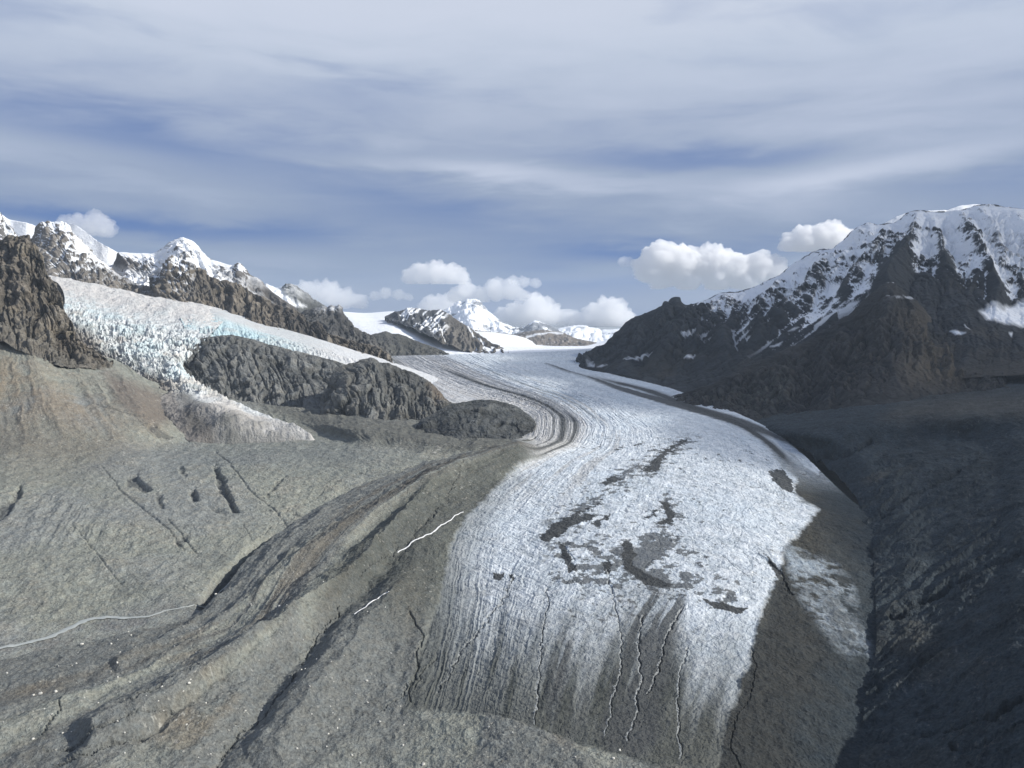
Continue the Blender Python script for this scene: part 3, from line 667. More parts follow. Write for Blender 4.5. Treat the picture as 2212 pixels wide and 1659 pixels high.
# right slope
rows = [
 [Z(1560,905,120),Z(1680,885,165),Z(1800,862,215),Z(1920,842,270),Z(2060,812,318),Z(2212,794,365),Z(2350,780,405),Z(2560,765,440)],
 [G(1660,940,-30),Z(1760,935,200),Z(1850,920,240),Z(1950,906,270),Z(2080,905,300),Z(2212,893,330),Z(2350,860,400),Z(2560,800,520)],
 [G(1760,985,-30),Z(1840,968,170),Z(1900,955,190),Z(1980,945,215),Z(2090,935,245),Z(2212,930,280),Z(2350,900,340),Z(2560,850,440)],
 [G(1860,1098,-30),Z(1920,1060,115),Z(1980,1035,140),Z(2060,1020,170),Z(2140,1005,195),Z(2212,1000,225),Z(2350,970,285),Z(2560,930,360)],
 [G(1888,1230,-30),Z(1950,1200,70),Z(2020,1160,95),Z(2090,1130,130),Z(2150,1110,160),Z(2212,1100,190),Z(2350,1060,250),Z(2560,1010,320)],
 [G(1893,1390,-30),Z(1960,1350,30),Z(2030,1310,60),Z(2100,1280,100),Z(2160,1260,130),Z(2212,1250,160),Z(2350,1200,220),Z(2560,1140,300)],
 [G(1868,1520,-30),Z(1940,1490,10),Z(2020,1460,40),Z(2090,1440,75),Z(2150,1425,110),Z(2212,1420,140),Z(2350,1370,200),Z(2560,1310,270)],
 [G(1845,1800,-30),Z(1930,1790,0),Z(2010,1770,30),Z(2090,1750,65),Z(2150,1735,95),Z(2212,1720,125),Z(2350,1680,190),Z(2560,1650,260)]]
r = patch(rows, step=1.9, equal=True, nmax=900, vstep=1.6)
px, py = r.px, r.py
w1 = fbm3(r.X, 90, 5, .6, 61); w2 = fbm3(r.X, 22, 4, .6, 62); w3 = fbm3(r.X, 420, 4, .5, 63)
dg = fbm2((r.t+.55*r.s)/120+w1*.5, (r.s-.4*r.t)/700, 5, .6, 64, ridged=True)
w5 = fbm3(r.X, 40, 5, .62, 69, ridged=True)
dsp = 7*w1+2.6*w2+10*w3+17*dg*sst(r.r, 1.2, 2.6)+5.5*w5
RC = [([(2212,1192),(2100,1240),(2000,1300),(1930,1345)], 14, 8), ([(2212,1330),(2120,1375),(2040,1410),(1960,1450)], 6, 5), ([(2212,1510),(2140,1555),(2060,1580),(2000,1590)], 14, 8), ([(2212,1560),(2130,1610),(2060,1625)], 12, 8),
      ([(2100,1000),(2050,1030),(1980,1060),(1900,1110)], 8, 6), ([(1880,950),(1840,970),(1800,982),(1760,985)], 16, 9)]
rc = np.zeros_like(px)
for pts, dp, wd in RC:
    m_ = line(px+w2*6+w1*12, py+w2*4+w1*6, pts, wd*(1+.6*w1)); dsp -= 1.7*dp*m_; rc = np.maximum(rc, m_)
r.X[..., 2] += dsp
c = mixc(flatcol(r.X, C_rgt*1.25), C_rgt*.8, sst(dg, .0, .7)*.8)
c = mixc(c, np.array([.075, .072, .06]), sst(w3+.4*w1, .15, .6)*.6)
ben = sdpoly(px+w1*12, py+w1*6, [(1900,905),(1960,870),(2100,850),(2212,850),(2400,830),(2400,890),(2212,898),(2060,905),(1950,912)], 18)
c = mixc(c, np.array([.10, .092, .075]), ben*.55)
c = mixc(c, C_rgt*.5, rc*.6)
c = mixc(c, np.array([.12, .12, .115]), sst(fbm3(r.X, 7, 2, .7, 505)+.35*w1, .50, .72)*.55)
c *= (1+.5*fbm3(r.X, 9, 4, .65, 67)+.35*fbm3(r.X, 45, 4, .6, 68))[..., None]
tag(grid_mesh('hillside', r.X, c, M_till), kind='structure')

# far base sheet under everything (reaches the horizon)
a = np.linspace(-1, 1, 420); u = np.sign(a)*np.abs(a)**2.2*42000; yy = np.concatenate([np.linspace(-4000, 3000, 220), np.linspace(3100, 14000, 60), np.linspace(15000, 60000, 20)])
UX, UY = np.meshgrid(u, yy[::-1])
BX = np.stack([UX, UY, np.interp(UY, [-4000, 1250, 1500, 3000, 9000, 14000], [-55, -70, -90, -20, 100, -400])], -1)
bn = fbm3(BX, 420, 6, .55, 601); BX[..., 2] += (14*bn+5*fbm3(BX, 60, 4, .6, 602))*sst(6000-UY, 0, 2000)
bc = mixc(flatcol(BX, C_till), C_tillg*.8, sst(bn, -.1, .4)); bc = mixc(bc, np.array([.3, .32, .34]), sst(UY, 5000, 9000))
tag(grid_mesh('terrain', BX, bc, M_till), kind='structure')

# ================================================================== icefall and hanging glacier
rows = [
 [(60,588,6900),(200,612,6600),(330,640,6450),(440,658,6300),(520,690,6100)],
 [(128,615,6200),(250,641,6050),(330,655,5950),(420,667,5850),(490,692,5700)],
 [(140,650,5750),(230,680,5550),(310,695,5400),(395,706,5300),(455,722,5180)],
 [(125,700,5250),(245,725,5100),(315,738,5020),(380,742,5000),(432,748,4980)],
 [(165,755,4900),(280,764,4780),(325,775,4720),(365,776,4720),(394,772,4800)],
 [(200,800,4600),(305,808,4500),(342,816,4430),(378,812,4430),(415,808,4560)],
 [(240,845,4300),(335,850,4170),(385,850,4160),(440,850,4170),(505,862,4150)],
 [(325,885,3950),(375,895,3850),(430,890,3860),(500,888,3900),(610,905,3780)],
 [(360,925,3700),(405,940,3640),(460,930,3680),(540,922,3700),(670,924,3640)],
 [(385,955,3560),(430,970,3470),(480,960,3490),(560,952,3510),(700,938,3590)]]
f = patch(rows, step=1.3, nmax=900, vstep=1.1)
px, py, rr = f.px, f.py, f.r
w1 = fbm3(f.X, 120, 5, .6, 71); w2 = fbm3(f.X, 35, 4, .65, 72)
ser = fbm2((px+.35*py)/9+w1*.9, (py-.3*px)/15+w1*.7, 4, .6, 73, ridged=True)
ser2 = fbm2((px*.5+py)/13+w1, (px-.4*py)/30, 4, .6, 74, ridged=True)
fh, fcx = facet(f.X+(w1*25)[..., None], 46, 3, (1, 1, .8)); fh2, fcx2 = facet(f.X+(w1*15)[..., None], 22, 4)
seracs = sst(rr, 1.6, 3.0)*(1-sst(rr, 5.6, 6.3))
N = normals(f.X); edge = sst(f.c, 0, .05)*sst(1-f.c, 0, .05)
toeb = 70*np.exp(-((f.c-.42)/.22)**2)*sst(rr, 6.3, 7.6)*(1-sst(rr, 8.2, 9))
prof = -60*(1-sst(f.c, 0, .10))-50*(1-sst(1-f.c, 0, .07))
f.X = f.X+N*((seracs*(15*ser+12*ser2+15*fh+6*fh2-9*fcx-4*fcx2)+(1-seracs)*(5*ser2+3*w2)+16*w1*edge)[..., None])
f.X[..., 2] += prof*sst(rr, 2, 4)+toeb-60*(1-sst(9-rr, 0, .5))
c = mixc(flatcol(f.X, [.62, .64, .63]), C_teal*.95, sst(w1+.5*ser+.3*w2, -.1, .5)*.65*(1-sst(rr, 4.6, 6)))
c = mixc(c, np.array([.55, .50, .44]), sst(fbm3(f.X, 200, 4, .5, 75)-.3*(rr < 3), -.05, .35)*.6)
c = mixc(c, np.array([.22, .20, .18]), sst(-ser-.4*w1, .25, .7)*.75*seracs*sst(rr, 3, 5))
c = mixc(c, np.array([.20, .27, .30]), fcx*.5*seracs)
c = c*(1+.12*fh)[..., None]
lowd = sdpoly(px+w1*12, py+w1*10, [(120,690),(195,715),(215,750),(255,775),(300,803),(350,814),(390,850),(400,885),(470,935),(480,975),(380,975),(300,880),(200,820)], 16)
c = mixc(c, np.array([.19, .165, .14]), lowd*.85)
dk = sdpoly(px+w1*9, py+w1*8, [(385,848),(410,850),(445,880),(470,915),(475,960),(420,955),(400,920),(392,890)], 10)
c = mixc(c, np.array([.10, .095, .085]), dk*.8)
tng = sst(rr, 6.8, 7.6)*(1-lowd)
c = mixc(c, np.array([.44, .42, .39]), tng*.7)
c = mixc(c, np.array([.26, .245, .22]), tng*sst(py-(.10*px+862)+w1*22+8*ser2, -14, 34)*.9)
c = mixc(c, np.array([.18, .18, .165]), tng*sst(py-(.06*px+895)+w1*16, -4, 16)*.9)
c = mixc(c, np.array([.56, .53, .50]), (1-sst(rr, 1.2, 2.2))*.75)
c = c*(1+.15*w2)[..., None]
tag(grid_mesh('icefall', f.X, c, M_ice), kind='structure')

rows = [
 [(330,630,6800),(480,665,6500),(560,695,6300),(655,722,6150),(770,758,6000),(860,786,5900),(970,826,5550),(1010,850,5300)],
 [(380,668,5850),(470,680,5800),(560,712,5750),(650,738,5700),(770,772,5650),(860,795,5600),(965,832,5350),(1010,856,5150)],
 [(390,690,5500),(465,703,5450),(560,724,5450),(650,747,5430),(770,780,5420),(862,805,5400),(960,842,5200),(1005,862,5050)],
 [(400,712,5250),(470,724,5220),(560,735,5250),(645,757,5230),(765,792,5220),(860,824,5200),(955,856,5050),(1000,872,4950)],
 [(405,745,5150),(470,750,5120),(560,762,5150),(645,785,5130),(765,815,5150),(860,850,5100),(955,880,4950),(1000,890,4850)]]
h = patch(rows, step=1.4, nmax=700, vstep=1.0)
w1 = fbm3(h.X, 120, 5, .6, 81); ser = fbm2(h.px/7+w1*.8, h.r*2+w1, 4, .6, 82, ridged=True)
N = normals(h.X); fe = sst(h.r, .9, 2.4)*sst(870-h.px, 0, 120)
h.X = h.X+N*((fe*16*ser+6*w1)[..., None])
c = mixc(flatcol(h.X, [.52, .54, .54]), C_teal*np.array([.8, .88, .9]), sst(h.r+.5*w1, 1.0, 1.8)*sst(700-h.px, 0, 150)*.9)
c = mixc(c, np.array([.50, .48, .45]), sst(w1, .0, .4)*.4)
c = mixc(c, np.array([.66, .66, .66]), sst(h.px, 650, 760)*.6)
c = mixc(c, C_teal*.6, sst(-ser, .3, .7)*.5*fe)
tag(grid_mesh('hanging_glacier', h.X, c, M_ice), kind='structure')

# ================================================================== rock faces
def mountain(name, rows, rock, amp=25, lam=220, gul=25, glam=400, step=1.5, back=24, bh=350, bw=600, seed=0, snow=None, mat=None, strata=0, foot=.6, crest=.35, post=None, vstep=None, vert=.3, rock2=None, nmax=1300, cracks=None, dr=0., ribs=(), jag=6., scree=None, gain=.55, fac=None):
    p = patch(rows, step=step, back=back, bh=bh, bw=bw, vstep=vstep or step*.85, nmax=nmax)
    crag(p, amp, lam, gul, glam, crest=crest, strata=strata, seed=seed, foot=foot, vert=vert, cracks=cracks, dr=dr, ribs=ribs, jag=jag, scree=scree, gain=gain, fac=fac)
    v = fbm3(p.X, lam*1.7, 5, .55, seed+11)
    v2 = fbm3(p.X, lam*.25, 5, .6, seed+12)
    rock = np.asarray(rock, np.float32)
    c = mixc(flatcol(p.X, rock), np.asarray(rock2 if rock2 is not None else rock*.62, np.float32), sst(v+.5*v2, -.1, .5)*.85)
    c *= (1+.35*v2)[..., None]
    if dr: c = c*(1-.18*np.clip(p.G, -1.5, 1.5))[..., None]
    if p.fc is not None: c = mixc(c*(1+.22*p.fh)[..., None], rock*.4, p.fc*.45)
    if p.crk is not None: c = mixc(c, rock*.35, np.clip(p.crk, 0, 1)*.55)
    if post: c = post(p, c, v, v2)
    if snow is not None:
        s = snow(p, v, v2); c = mixc(c, SNOW, np.clip(s, 0, 1))
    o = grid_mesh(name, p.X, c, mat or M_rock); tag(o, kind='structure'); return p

# brown crag, far left foreground
rows = [
 [(-420,470,4700),(-200,480,4650),(0,517,4600),(22,507,4600),(38,512,4600),(60,506,4600),(66,518,4580),(82,540,4520),(92,560,4480),(100,592,4450),(120,618,4400),(133,640,4380),(140,675,4330),(158,700,4300),(160,730,4250)],
 [(-420,600,4480),(-200,600,4430),(0,590,4420),(40,575,4420),(70,590,4420),(90,620,4380),(110,650,4330),(125,690,4300),(150,735,4250),(175,745,4250)],
 [(-420,680,4250),(-200,670,4230),(0,650,4230),(50,660,4230),(85,690,4230),(115,725,4200),(150,755,4200),(240,785,4300)],
 [(-420,790,4000),(-200,770,4000),(0,740,4020),(40,758,4000),(80,775,3980),(120,790,3980),(160,795,4050),(250,815,4250)]]
def crag_post(p, c, v, v2):
    led = fbm3(p.X, 120, 5, .6, 95, sq=(.5, .5, 1.3))
    c = mixc(c, np.array([.19, .165, .125]), sst(led, .0, .5)*.8)
    return mixc(c, np.array([.15, .14, .12]), sst(p.r, 1.8, 3)*.8)
mountain('crag', rows, [.15, .135, .113], dr=6, jag=14, fac=(26, 110), gain=.45, amp=30, lam=160, gul=16, glam=150, seed=1, cracks=(30, 90, 260), crest=.3, bh=700, bw=400, strata=10, rock2=[.075, .06, .048], post=crag_post, foot=.3)

# long cliff below the hanging glacier
rows = [
 [(383,800,4950),(388,772,5000),(400,752,5060),(440,728,5150),(500,724,5170),(560,738,5170),(640,760,5150),(700,772,5100),(760,792,5080),(850,815,5050),(960,850,4900)],
 [(384,815,4850),(390,785,4880),(405,768,4920),(442,748,4980),(500,745,5000),(560,760,5000),(640,785,4980),(700,800,4930),(760,820,4900),(850,845,4850),(960,870,4750)],
 [(390,825,4780),(400,808,4780),(425,805,4780),(450,808,4780),(500,812,4760),(560,825,4740),(640,838,4720),(700,845,4700),(760,860,4680),(850,880,4650),(960,895,4600)],
 [(400,832,4700),(425,840,4650),(455,850,4620),(500,870,4560),(560,882,4520),(640,892,4480),(700,902,4430),(760,910,4400),(850,920,4380),(960,930,4350)]]
def cliff_post(p, c, v, v2):
    cr = fbm2(p.s/60+v*.6, p.t/300, 4, .6, 96, ridged=True)
    c = mixc(c, C_dark*.9, sst(cr, .35, .8)*.8)
    return mixc(c, np.array([.21, .205, .185]), sst(v2+.4*p.fh, .1, .6)*.5)
mountain('cliff', rows, [.165, .168, .16], fac=(20, 120), amp=14, lam=160, gul=20, glam=190, jag=3, gain=.38, seed=2, bh=60, bw=300, back=8, crest=.15, cracks=(26, 130, 700), rock2=[.095, .10, .10], post=cliff_post, strata=6)
# round knob in front of it
rows = [
 [(690,880,4330),(697,850,4380),(715,815,4440),(735,795,4500),(760,782,4560),(800,774,4600),(840,788,4620),(880,800,4600),(920,818,4560),(945,840,4500),(965,862,4420),(988,880,4300)],
 [(694,895,4240),(706,872,4260),(730,842,4300),(760,828,4330),(800,822,4360),(850,832,4370),(900,848,4340),(940,866,4300),(965,880,4250),(995,895,4180)],
 [(700,905,4170),(720,900,4130),(745,892,4120),(775,885,4130),(810,882,4130),(850,888,4120),(900,895,4110),(940,900,4110),(970,902,4100),(1000,905,4080)],
 [(706,915,4100),(730,928,4030),(760,935,3990),(800,940,3950),(850,945,3900),(900,950,3860),(950,945,3880),(990,935,3940),(1010,925,3990)]]
def knob_post(p, c, v, v2):
    cr = fbm2(p.s/55+v*.7, p.t/200, 4, .6, 97, ridged=True)
    c = mixc(c, C_dark*.9, sst(cr, .4, .8)*.75)
    return mixc(c, np.array([.17, .125, .085]), sdpoly(p.px, p.py, [(930,825),(965,840),(972,865),(945,870),(930,850)], 14)*.6)
mountain('rock_knob', rows, [.16, .16, .148], fac=(20, 115), amp=18, lam=160, gul=18, glam=170, jag=4, gain=.38, seed=3, bh=220, bw=200, cracks=(22, 110, 400), crest=.25, rock2=[.09, .093, .09], post=knob_post)
rows = [
 [(868,960,3640),(890,935,3760),(915,905,3880),(950,885,3960),(990,872,4030),(1040,864,4080),(1085,868,4080),(1120,882,4030),(1145,898,3960),(1160,915,3880)],
 [(885,965,3580),(920,940,3650),(950,918,3730),(990,905,3780),(1040,900,3800),(1090,905,3790),(1130,915,3760),(1155,925,3750)],
 [(900,975,3520),(940,968,3500),(980,960,3510),(1020,955,3530),(1060,950,3560),(1100,945,3600),(1130,940,3640),(1150,938,3670)],
 [(910,985,3460),(950,985,3420),(1000,985,3400),(1050,980,3420),(1090,970,3470),(1120,960,3530),(1145,950,3600)]]
mountain('rock_mound', rows, [.095, .10, .098], fac=(8, 90), amp=20, lam=160, gul=10, glam=150, gain=.4, seed=4, cracks=(5, 90, 200), bh=160, bw=220, crest=.3, rock2=[.05, .052, .052])

# left snowy range, back to front
def sn(h0, hw, st, nz=140, strata=0., conc=.0, seed=0, extra=None):
    def fn(p, v, v2):
        s = snow_mask(p, h0, hw, st, nz, seed, strata, conc)
        return extra(p, s, v, v2) if extra else s
    return fn
rows = [  # snow dome behind everything at the far left
 [(-420,430,9500),(0,462,9300),(20,474,9300),(60,482,9200),(78,488,9200),(130,500,9100),(152,483,8900),(180,497,8800),(205,517,8700),(235,535,8600),(255,545,8600),(320,560,8500)],
 [(-420,620,8500),(0,620,8500),(150,620,8300),(320,640,8200)]]
mountain('snow_dome', rows, [.12, .11, .1], amp=5, lam=300, gul=4, seed=5, snow=lambda p, v, v2: np.ones_like(v), mat=M_snow, back=12, step=2.2)
rows = [  # small dark horn at the frame edge
 [(-420,380,8000),(-150,430,8000),(0,459,8000),(6,464,8000),(12,482,7950),(22,490,7900),(36,508,7850),(44,530,7800)],
 [(-420,600,7400),(0,560,7400),(60,600,7300)]]
mountain('horn', rows, [.11, .105, .10], dr=10, jag=20, amp=25, lam=200, gul=25, seed=6, snow=sn(1200, 300, (.45, .7)), mat=M_snow, step=2)
rows = [  # broad dome with the spur running down to the right
 [(60,540,7900),(70,512,7900),(82,485,7900),(92,480,7900),(112,480,7900),(130,479,7900),(150,486,7850),(160,505,7800),(175,520,7750),(200,548,7650),(225,570,7600),(262,598,7450),(300,612,7300),(322,618,7200),(332,640,7000)],
 [(80,580,7500),(100,560,7400),(130,545,7350),(150,560,7200),(175,575,7150),(200,595,7100),(235,610,7050),(270,630,6950),(305,640,6850),(340,660,6750)],
 [(110,640,6800),(135,625,6700),(170,640,6600),(210,650,6550),(250,655,6500),(290,665,6450),(330,672,6400),(360,680,6350)],
 [(120,680,6300),(160,680,6250),(210,690,6200),(250,700,6150),(290,705,6150),(330,710,6150),(370,712,6150)]]
def browng(c1, c2, k=.7):
    def fn(p, c, v, v2):
        return mixc(c, np.asarray(c1, np.float32), sst(v+.3*v2, .0, .5)*k)
    return fn
mountain('mountain_left', rows, [.16, .145, .125], dr=15, jag=12, fac=(16, 90), amp=22, lam=200, gul=42, glam=260, seed=7, snow=sn(1010, 230, (.50, .72), 220, .22, .5, 7), mat=M_snow, rock2=[.09, .085, .08], strata=10)
rows = [  # cirque wall and white pyramid
 [(230,600,8300),(250,560,8300),(256,545,8300),(290,546,8300),(325,548,8300),(345,540,8300),(365,525,8300),(385,516,8300),(395,513,8300),(402,515,8300),(415,521,8300),(428,532,8250),(438,545,8200),(452,558,8150),(462,563,8100),(478,568,8100),(500,573,8100),(515,568,8000),(530,578,8000),(542,594,7950),(556,600,7900),(566,608,7900),(576,620,7850),(600,640,7700),(640,665,7600)],
 [(240,620,7900),(280,600,7800),(320,600,7750),(355,570,7800),(395,550,7900),(430,570,7800),(465,600,7600),(510,620,7500),(560,650,7400),(650,690,7300)],
 [(240,650,7300),(330,650,7200),(400,650,7200),(470,665,7100),(540,690,7000),(650,720,6900)]]
def pyr(p, s, v, v2):
    top = sdpoly(p.px+v*6, p.py+v2*5, [(335,545),(395,512),(430,535),(470,590),(560,640),(640,700),(400,640),(350,600)], 12)
    s = np.maximum(s, top*sst(v2+.3*v+.2*p.G, -.35, -.1)*.97)
    cir = sdpoly(p.px+v*6, p.py+v2*6, [(215,565),(240,575),(290,590),(330,600),(350,590),(345,620),(322,640),(290,620),(255,600)], 10)
    return np.maximum(s, cir*sst(v2, -.45, -.1))
mountain('pyramid_peak', rows, [.13, .12, .11], dr=12, jag=4, amp=18, lam=180, gul=30, glam=260, seed=8, snow=sn(1080, 200, (.52, .78), 160, .25, .3, 8, pyr), mat=M_snow, rock2=[.075, .075, .075], strata=10, step=1.3, crest=.25)
rows = [  # brown spur above the hanging glacier
 [(325,600,7200),(345,590,7150),(358,565,7050),(365,558,7000),(378,556,7000),(395,562,6950),(412,568,6900),(425,580,6850),(445,592,6800),(467,604,6750),(500,612,6700),(530,622,6650),(553,634,6600),(580,648,6550),(603,662,6500),(630,668,6450),(653,680,6400),(670,696,6350),(683,692,6350),(695,706,6300),(708,722,6250),(740,732,6200),(778,742,6150),(815,752,6100),(838,770,6050),(850,790,5900)],
 [(320,640,6800),(345,630,6700),(370,620,6600),(400,625,6550),(440,640,6500),(500,655,6450),(560,680,6350),(620,700,6300),(680,722,6200),(740,750,6100),(800,768,6050),(845,785,5950),(860,800,5850)],
 [(320,690,6300),(360,680,6250),(410,680,6200),(470,690,6150),(560,722,6050),(650,748,5950),(770,785,5850),(850,805,5800),(880,812,5750)]]
def spur_snow(p, s, v, v2):
    lf = 1-sst(p.px, 395, 430)
    return s*lf
mountain('spur', rows, [.165, .145, .118], dr=12, jag=14, fac=(22, 100), gain=.45, amp=24, lam=190, gul=30, glam=190, seed=9, cracks=(16, 110, 400), snow=sn(880, 160, (.50, .75), 220, .2, .5, 9, spur_snow), mat=M_snow, rock2=[.085, .078, .068], strata=10, step=1.3, crest=.45,
         post=lambda p, c, v, v2: mixc(c, np.array([.05, .047, .045]), sdpoly(p.px+v*6, p.py, [(600,655),(660,685),(712,720),(700,735),(640,715),(600,690)], 14)*.7))
rows = [  # snow saddle and small peak right of the pyramid
 [(560,640,9600),(574,612,9600),(590,620,9500),(606,623,9400),(612,616,9400),(628,612,9400),(640,617,9350),(652,628,9300),(665,634,9250),(672,642,9200),(690,654,9100),(705,665,9000),(730,690,8900),(760,710,8800)],
 [(560,680,8600),(600,650,8600),(640,660,8500),(680,690,8400),(720,710,8300),(770,740,8200)],
 [(560,720,8000),(640,720,7900),(780,760,7900)]]
mountain('back_peak', rows, [.10, .105, .10], dr=9, jag=12, amp=16, lam=180, gul=24, glam=260, seed=10, mat=M_snow, rock2=[.07, .072, .072], step=1.4,
         snow=lambda p, v, v2: np.maximum(sdpoly(p.px+v*3, p.py+v2*3, [(570,608),(606,622),(620,640),(640,655),(660,662),(640,664),(600,655),(575,650)], 5), snow_mask(p, 900, 160, (.6, .8), 160, 10, .2)*.5))
rows = [  # dark horn
 [(640,690,8200),(655,672,8200),(675,667,8200),(700,661,8200),(706,664,8200),(716,659,8200),(724,663,8200),(733,658,8200),(738,668,8150),(742,676,8100),(755,692,8000),(762,702,7900),(778,717,7800),(800,724,7700),(815,740,7500),(830,752,7300)],
 [(640,715,7700),(680,700,7700),(720,700,7700),(760,722,7500),(800,742,7300),(840,765,7100)],
 [(640,760,7100),(740,770,7000),(850,790,6800)]]
mountain('dark_horn', rows, [.09, .088, .082], dr=10, jag=12, fac=(14, 80), amp=14, lam=150, gul=26, glam=200, seed=12, mat=M_snow, rock2=[.05, .05, .05], step=1.3,
         snow=lambda p, v, v2: snow_mask(p, 780, 120, (.5, .7), 160, 12, .35)*(1-sst(p.px, 725, 750)))
rows = [  # far snowfields
 [(700,668,15000),(745,673,14500),(790,676,14500),(850,672,14500),(900,690,14000),(990,715,13500),(1035,716,14500),(1110,724,14500),(1180,742,14500),(1250,745,14500),(1310,735,14500),(1360,720,14500)],
 [(700,700,12000),(750,690,11500),(800,695,11000),(850,700,10500),(900,715,10300),(960,735,10200),(1035,735,11000),(1100,742,11200),(1180,750,11500),(1250,750,11500),(1310,745,11500),(1360,735,11500)],
 [(730,740,9200),(790,735,9000),(850,740,8700),(900,745,8700),(960,755,8500),(1035,752,8800),(1100,754,9000),(1180,754,9000),(1250,753,9000),(1310,750,9000),(1360,748,9000)],
 [(780,775,7300),(850,772,7400),(900,770,7450),(950,769,7450),(1000,768,7500),(1035,768,7500),(1100,766,7550),(1180,763,7650),(1250,759,7750),(1310,755,7800),(1360,752,7800)]]
p = patch(rows, step=2.2, nmax=500)
w1 = fbm3(p.X, 500, 4, .5, 121)
p.X[..., 2] += 6*w1*(1-sst(p.r, 2.4, 3.0))
tag(grid_mesh('snowfield', p.X, mixc(flatcol(p.X, SNOW), SNOW*.93, sst(w1, 0, .5)), M_snow), kind='structure')
rows = [  # low rocky hill left of the snowfield tongue
 [(790,738,8300),(805,722,8400),(818,720,8450),(833,716,8500),(848,721,8500),(865,722,8450),(885,730,8400),(903,738,8300),(930,748,8200),(955,758,8000),(968,765,7800)],
 [(790,760,7800),(820,745,7800),(860,748,7800),(900,757,7750),(940,763,7700),(970,767,7600)],
 [(790,778,7250),(850,775,7300),(900,773,7350),(940,771,7420),(975,769,7450)]]
mountain('rocky_hill', rows, [.095, .095, .085], dr=7, jag=5, amp=12, lam=120, gul=16, glam=180, seed=13, rock2=[.055, .056, .055], step=1.3, bh=150)
rows = [  # dark streaked mountain
 [(832,684,11000),(848,676,11200),(870,670,11300),(888,665,11400),(906,666,11400),(930,670,11400),(953,669,11400),(962,674,11300),(975,683,11200),(990,693,11000),(1010,705,10700),(1028,717,10400),(1045,730,10000),(1060,740,9700),(1080,748,9300),(1092,757,8900),(1100,764,8500)],
 [(836,690,10700),(870,692,10500),(906,700,10200),(940,705,10000),(975,715,9900),(1005,730,9600),(1030,742,9300),(1060,755,8900),(1098,766,8300)],
 [(840,693,10500),(870,703,10000),(903,715,9400),(935,730,8900),(965,745,8500),(1000,757,8100),(1028,764,7900),(1060,766,7800),(1098,768,7700)]]
def m1_snow(p, s, v, v2):
    st = fbm2((p.px*.75+p.py)/5.0+v*.15, (p.px-p.py*.7)/34, 3, .5, 131)
    lf = 1-sst(p.px+v*10, 950, 975)
    rs = line(p.px+v2*2, p.py, [(1010,706),(1025,725),(1045,742)], 2.2)+line(p.px+v2*2, p.py, [(940,690),(955,715),(962,735)], 2.0)
    return np.clip(sst(st, .16, .30)*lf*.95*(1-sst(p.r, 1.4, 1.8))+rs+sst(v2, .3, .6)*.25*sst(p.r, 1.5, 2), 0, 1)
mountain('streaked_mountain', rows, [.125, .115, .10], dr=15, jag=12, amp=14, lam=160, gul=34, glam=260, seed=14, mat=M_snow, snow=sn(5000, 1, (.5, .8), 1, 0, 0, 14, m1_snow), step=1.2, crest=.3, bh=400,
         post=lambda p, c, v, v2: mixc(c, np.array([.05, .055, .062]), (1-sst(p.px+.35*(p.py-670)+v*8, 955, 985))*.85))  # left face coloured darker to stand for its shaded side
rows = [  # brown hill beyond the second snowfield
 [(1026,712,15500),(1034,714,15600),(1060,716,15600),(1114,723,15500),(1130,718,15500),(1145,715,15500),(1171,713,15500),(1195,716,15400),(1210,717,15300),(1230,725,15000),(1249,732,14800),(1275,738,14500),(1299,743,14000)],
 [(1026,720,14800),(1060,724,14500),(1100,730,14200),(1145,735,14000),(1190,738,13800),(1240,742,13600),(1299,748,13400)],
 [(1026,726,14300),(1060,732,13500),(1110,742,12800),(1145,748,12400),(1180,751,12200),(1240,751,12600),(1300,752,13000)]]
mountain('brown_hill', rows, [.19, .165, .14], dr=10, amp=14, lam=220, gul=24, glam=340, seed=15, mat=M_snow, rock2=[.12, .11, .10], step=1.2, bh=200,
         snow=lambda p, v, v2: np.clip(line(p.px, p.py+v2*2, [(1036,718),(1080,722),(1110,727)], 2.4)+line(p.px, p.py+v2*2, [(1138,727),(1165,723),(1190,719),(1215,720)], 3.2)+sst(v2+.2*v, .35, .5)*.5, 0, 1))
rows = [  # great white peak far behind
 [(890,700,23500),(930,690,23500),(963,668,23700),(975,662,23800),(989,651,24000),(1000,650,24000),(1010,645,24000),(1020,646,24000),(1030,646,24000),(1038,652,24000),(1043,660,24000),(1056,674,23900),(1068,683,23800),(1082,694,23700),(1095,700,23500),(1111,706,23300),(1130,706,23200),(1142,700,23000),(1148,697,23000),(1153,693,23000),(1162,694,23000),(1171,698,22900),(1185,704,22800),(1200,711,22600),(1225,722,22400)],
 [(890,715,22500),(980,690,22300),(1020,680,22000),(1060,700,21800),(1111,716,21500),(1155,710,21500),(1225,730,21300)],
 [(890,735,20500),(1020,735,20000),(1120,740,20000),(1225,745,20000)]]
mountain('white_peak', rows, [.09, .10, .12], dr=30, jag=30, amp=55, lam=600, gul=75, glam=900, seed=16, mat=M_snow, step=1.1, bh=900, bw=1500, crest=.25,
         snow=lambda p, v, v2: np.clip(1-sst(fbm3(p.X, 420, 6, .65, 161, sq=(.6, .6, 1.3))+.25*sst(p.px, 1050, 1120), .16, .34)*.85, 0, 1))
rows = [
 [(1190,715,27000),(1234,704,27500),(1262,703,27500),(1275,708,27500),(1290,710,27500),(1301,713,27500),(1320,712,27500),(1340,710,27500),(1380,706,27500),(1440,715,27500)],
 [(1190,735,23000),(1300,740,22500),(1440,750,22500)]]
mountain('white_range', rows, [.09, .10, .12], dr=25, jag=30, amp=45, lam=600, gul=60, glam=900, seed=17, mat=M_snow, step=1.4, bh=900, bw=1500, crest=.3,
         snow=lambda p, v, v2: np.clip(1-sst(fbm3(p.X, 500, 5, .6, 171), .25, .42)*.8, 0, 1))

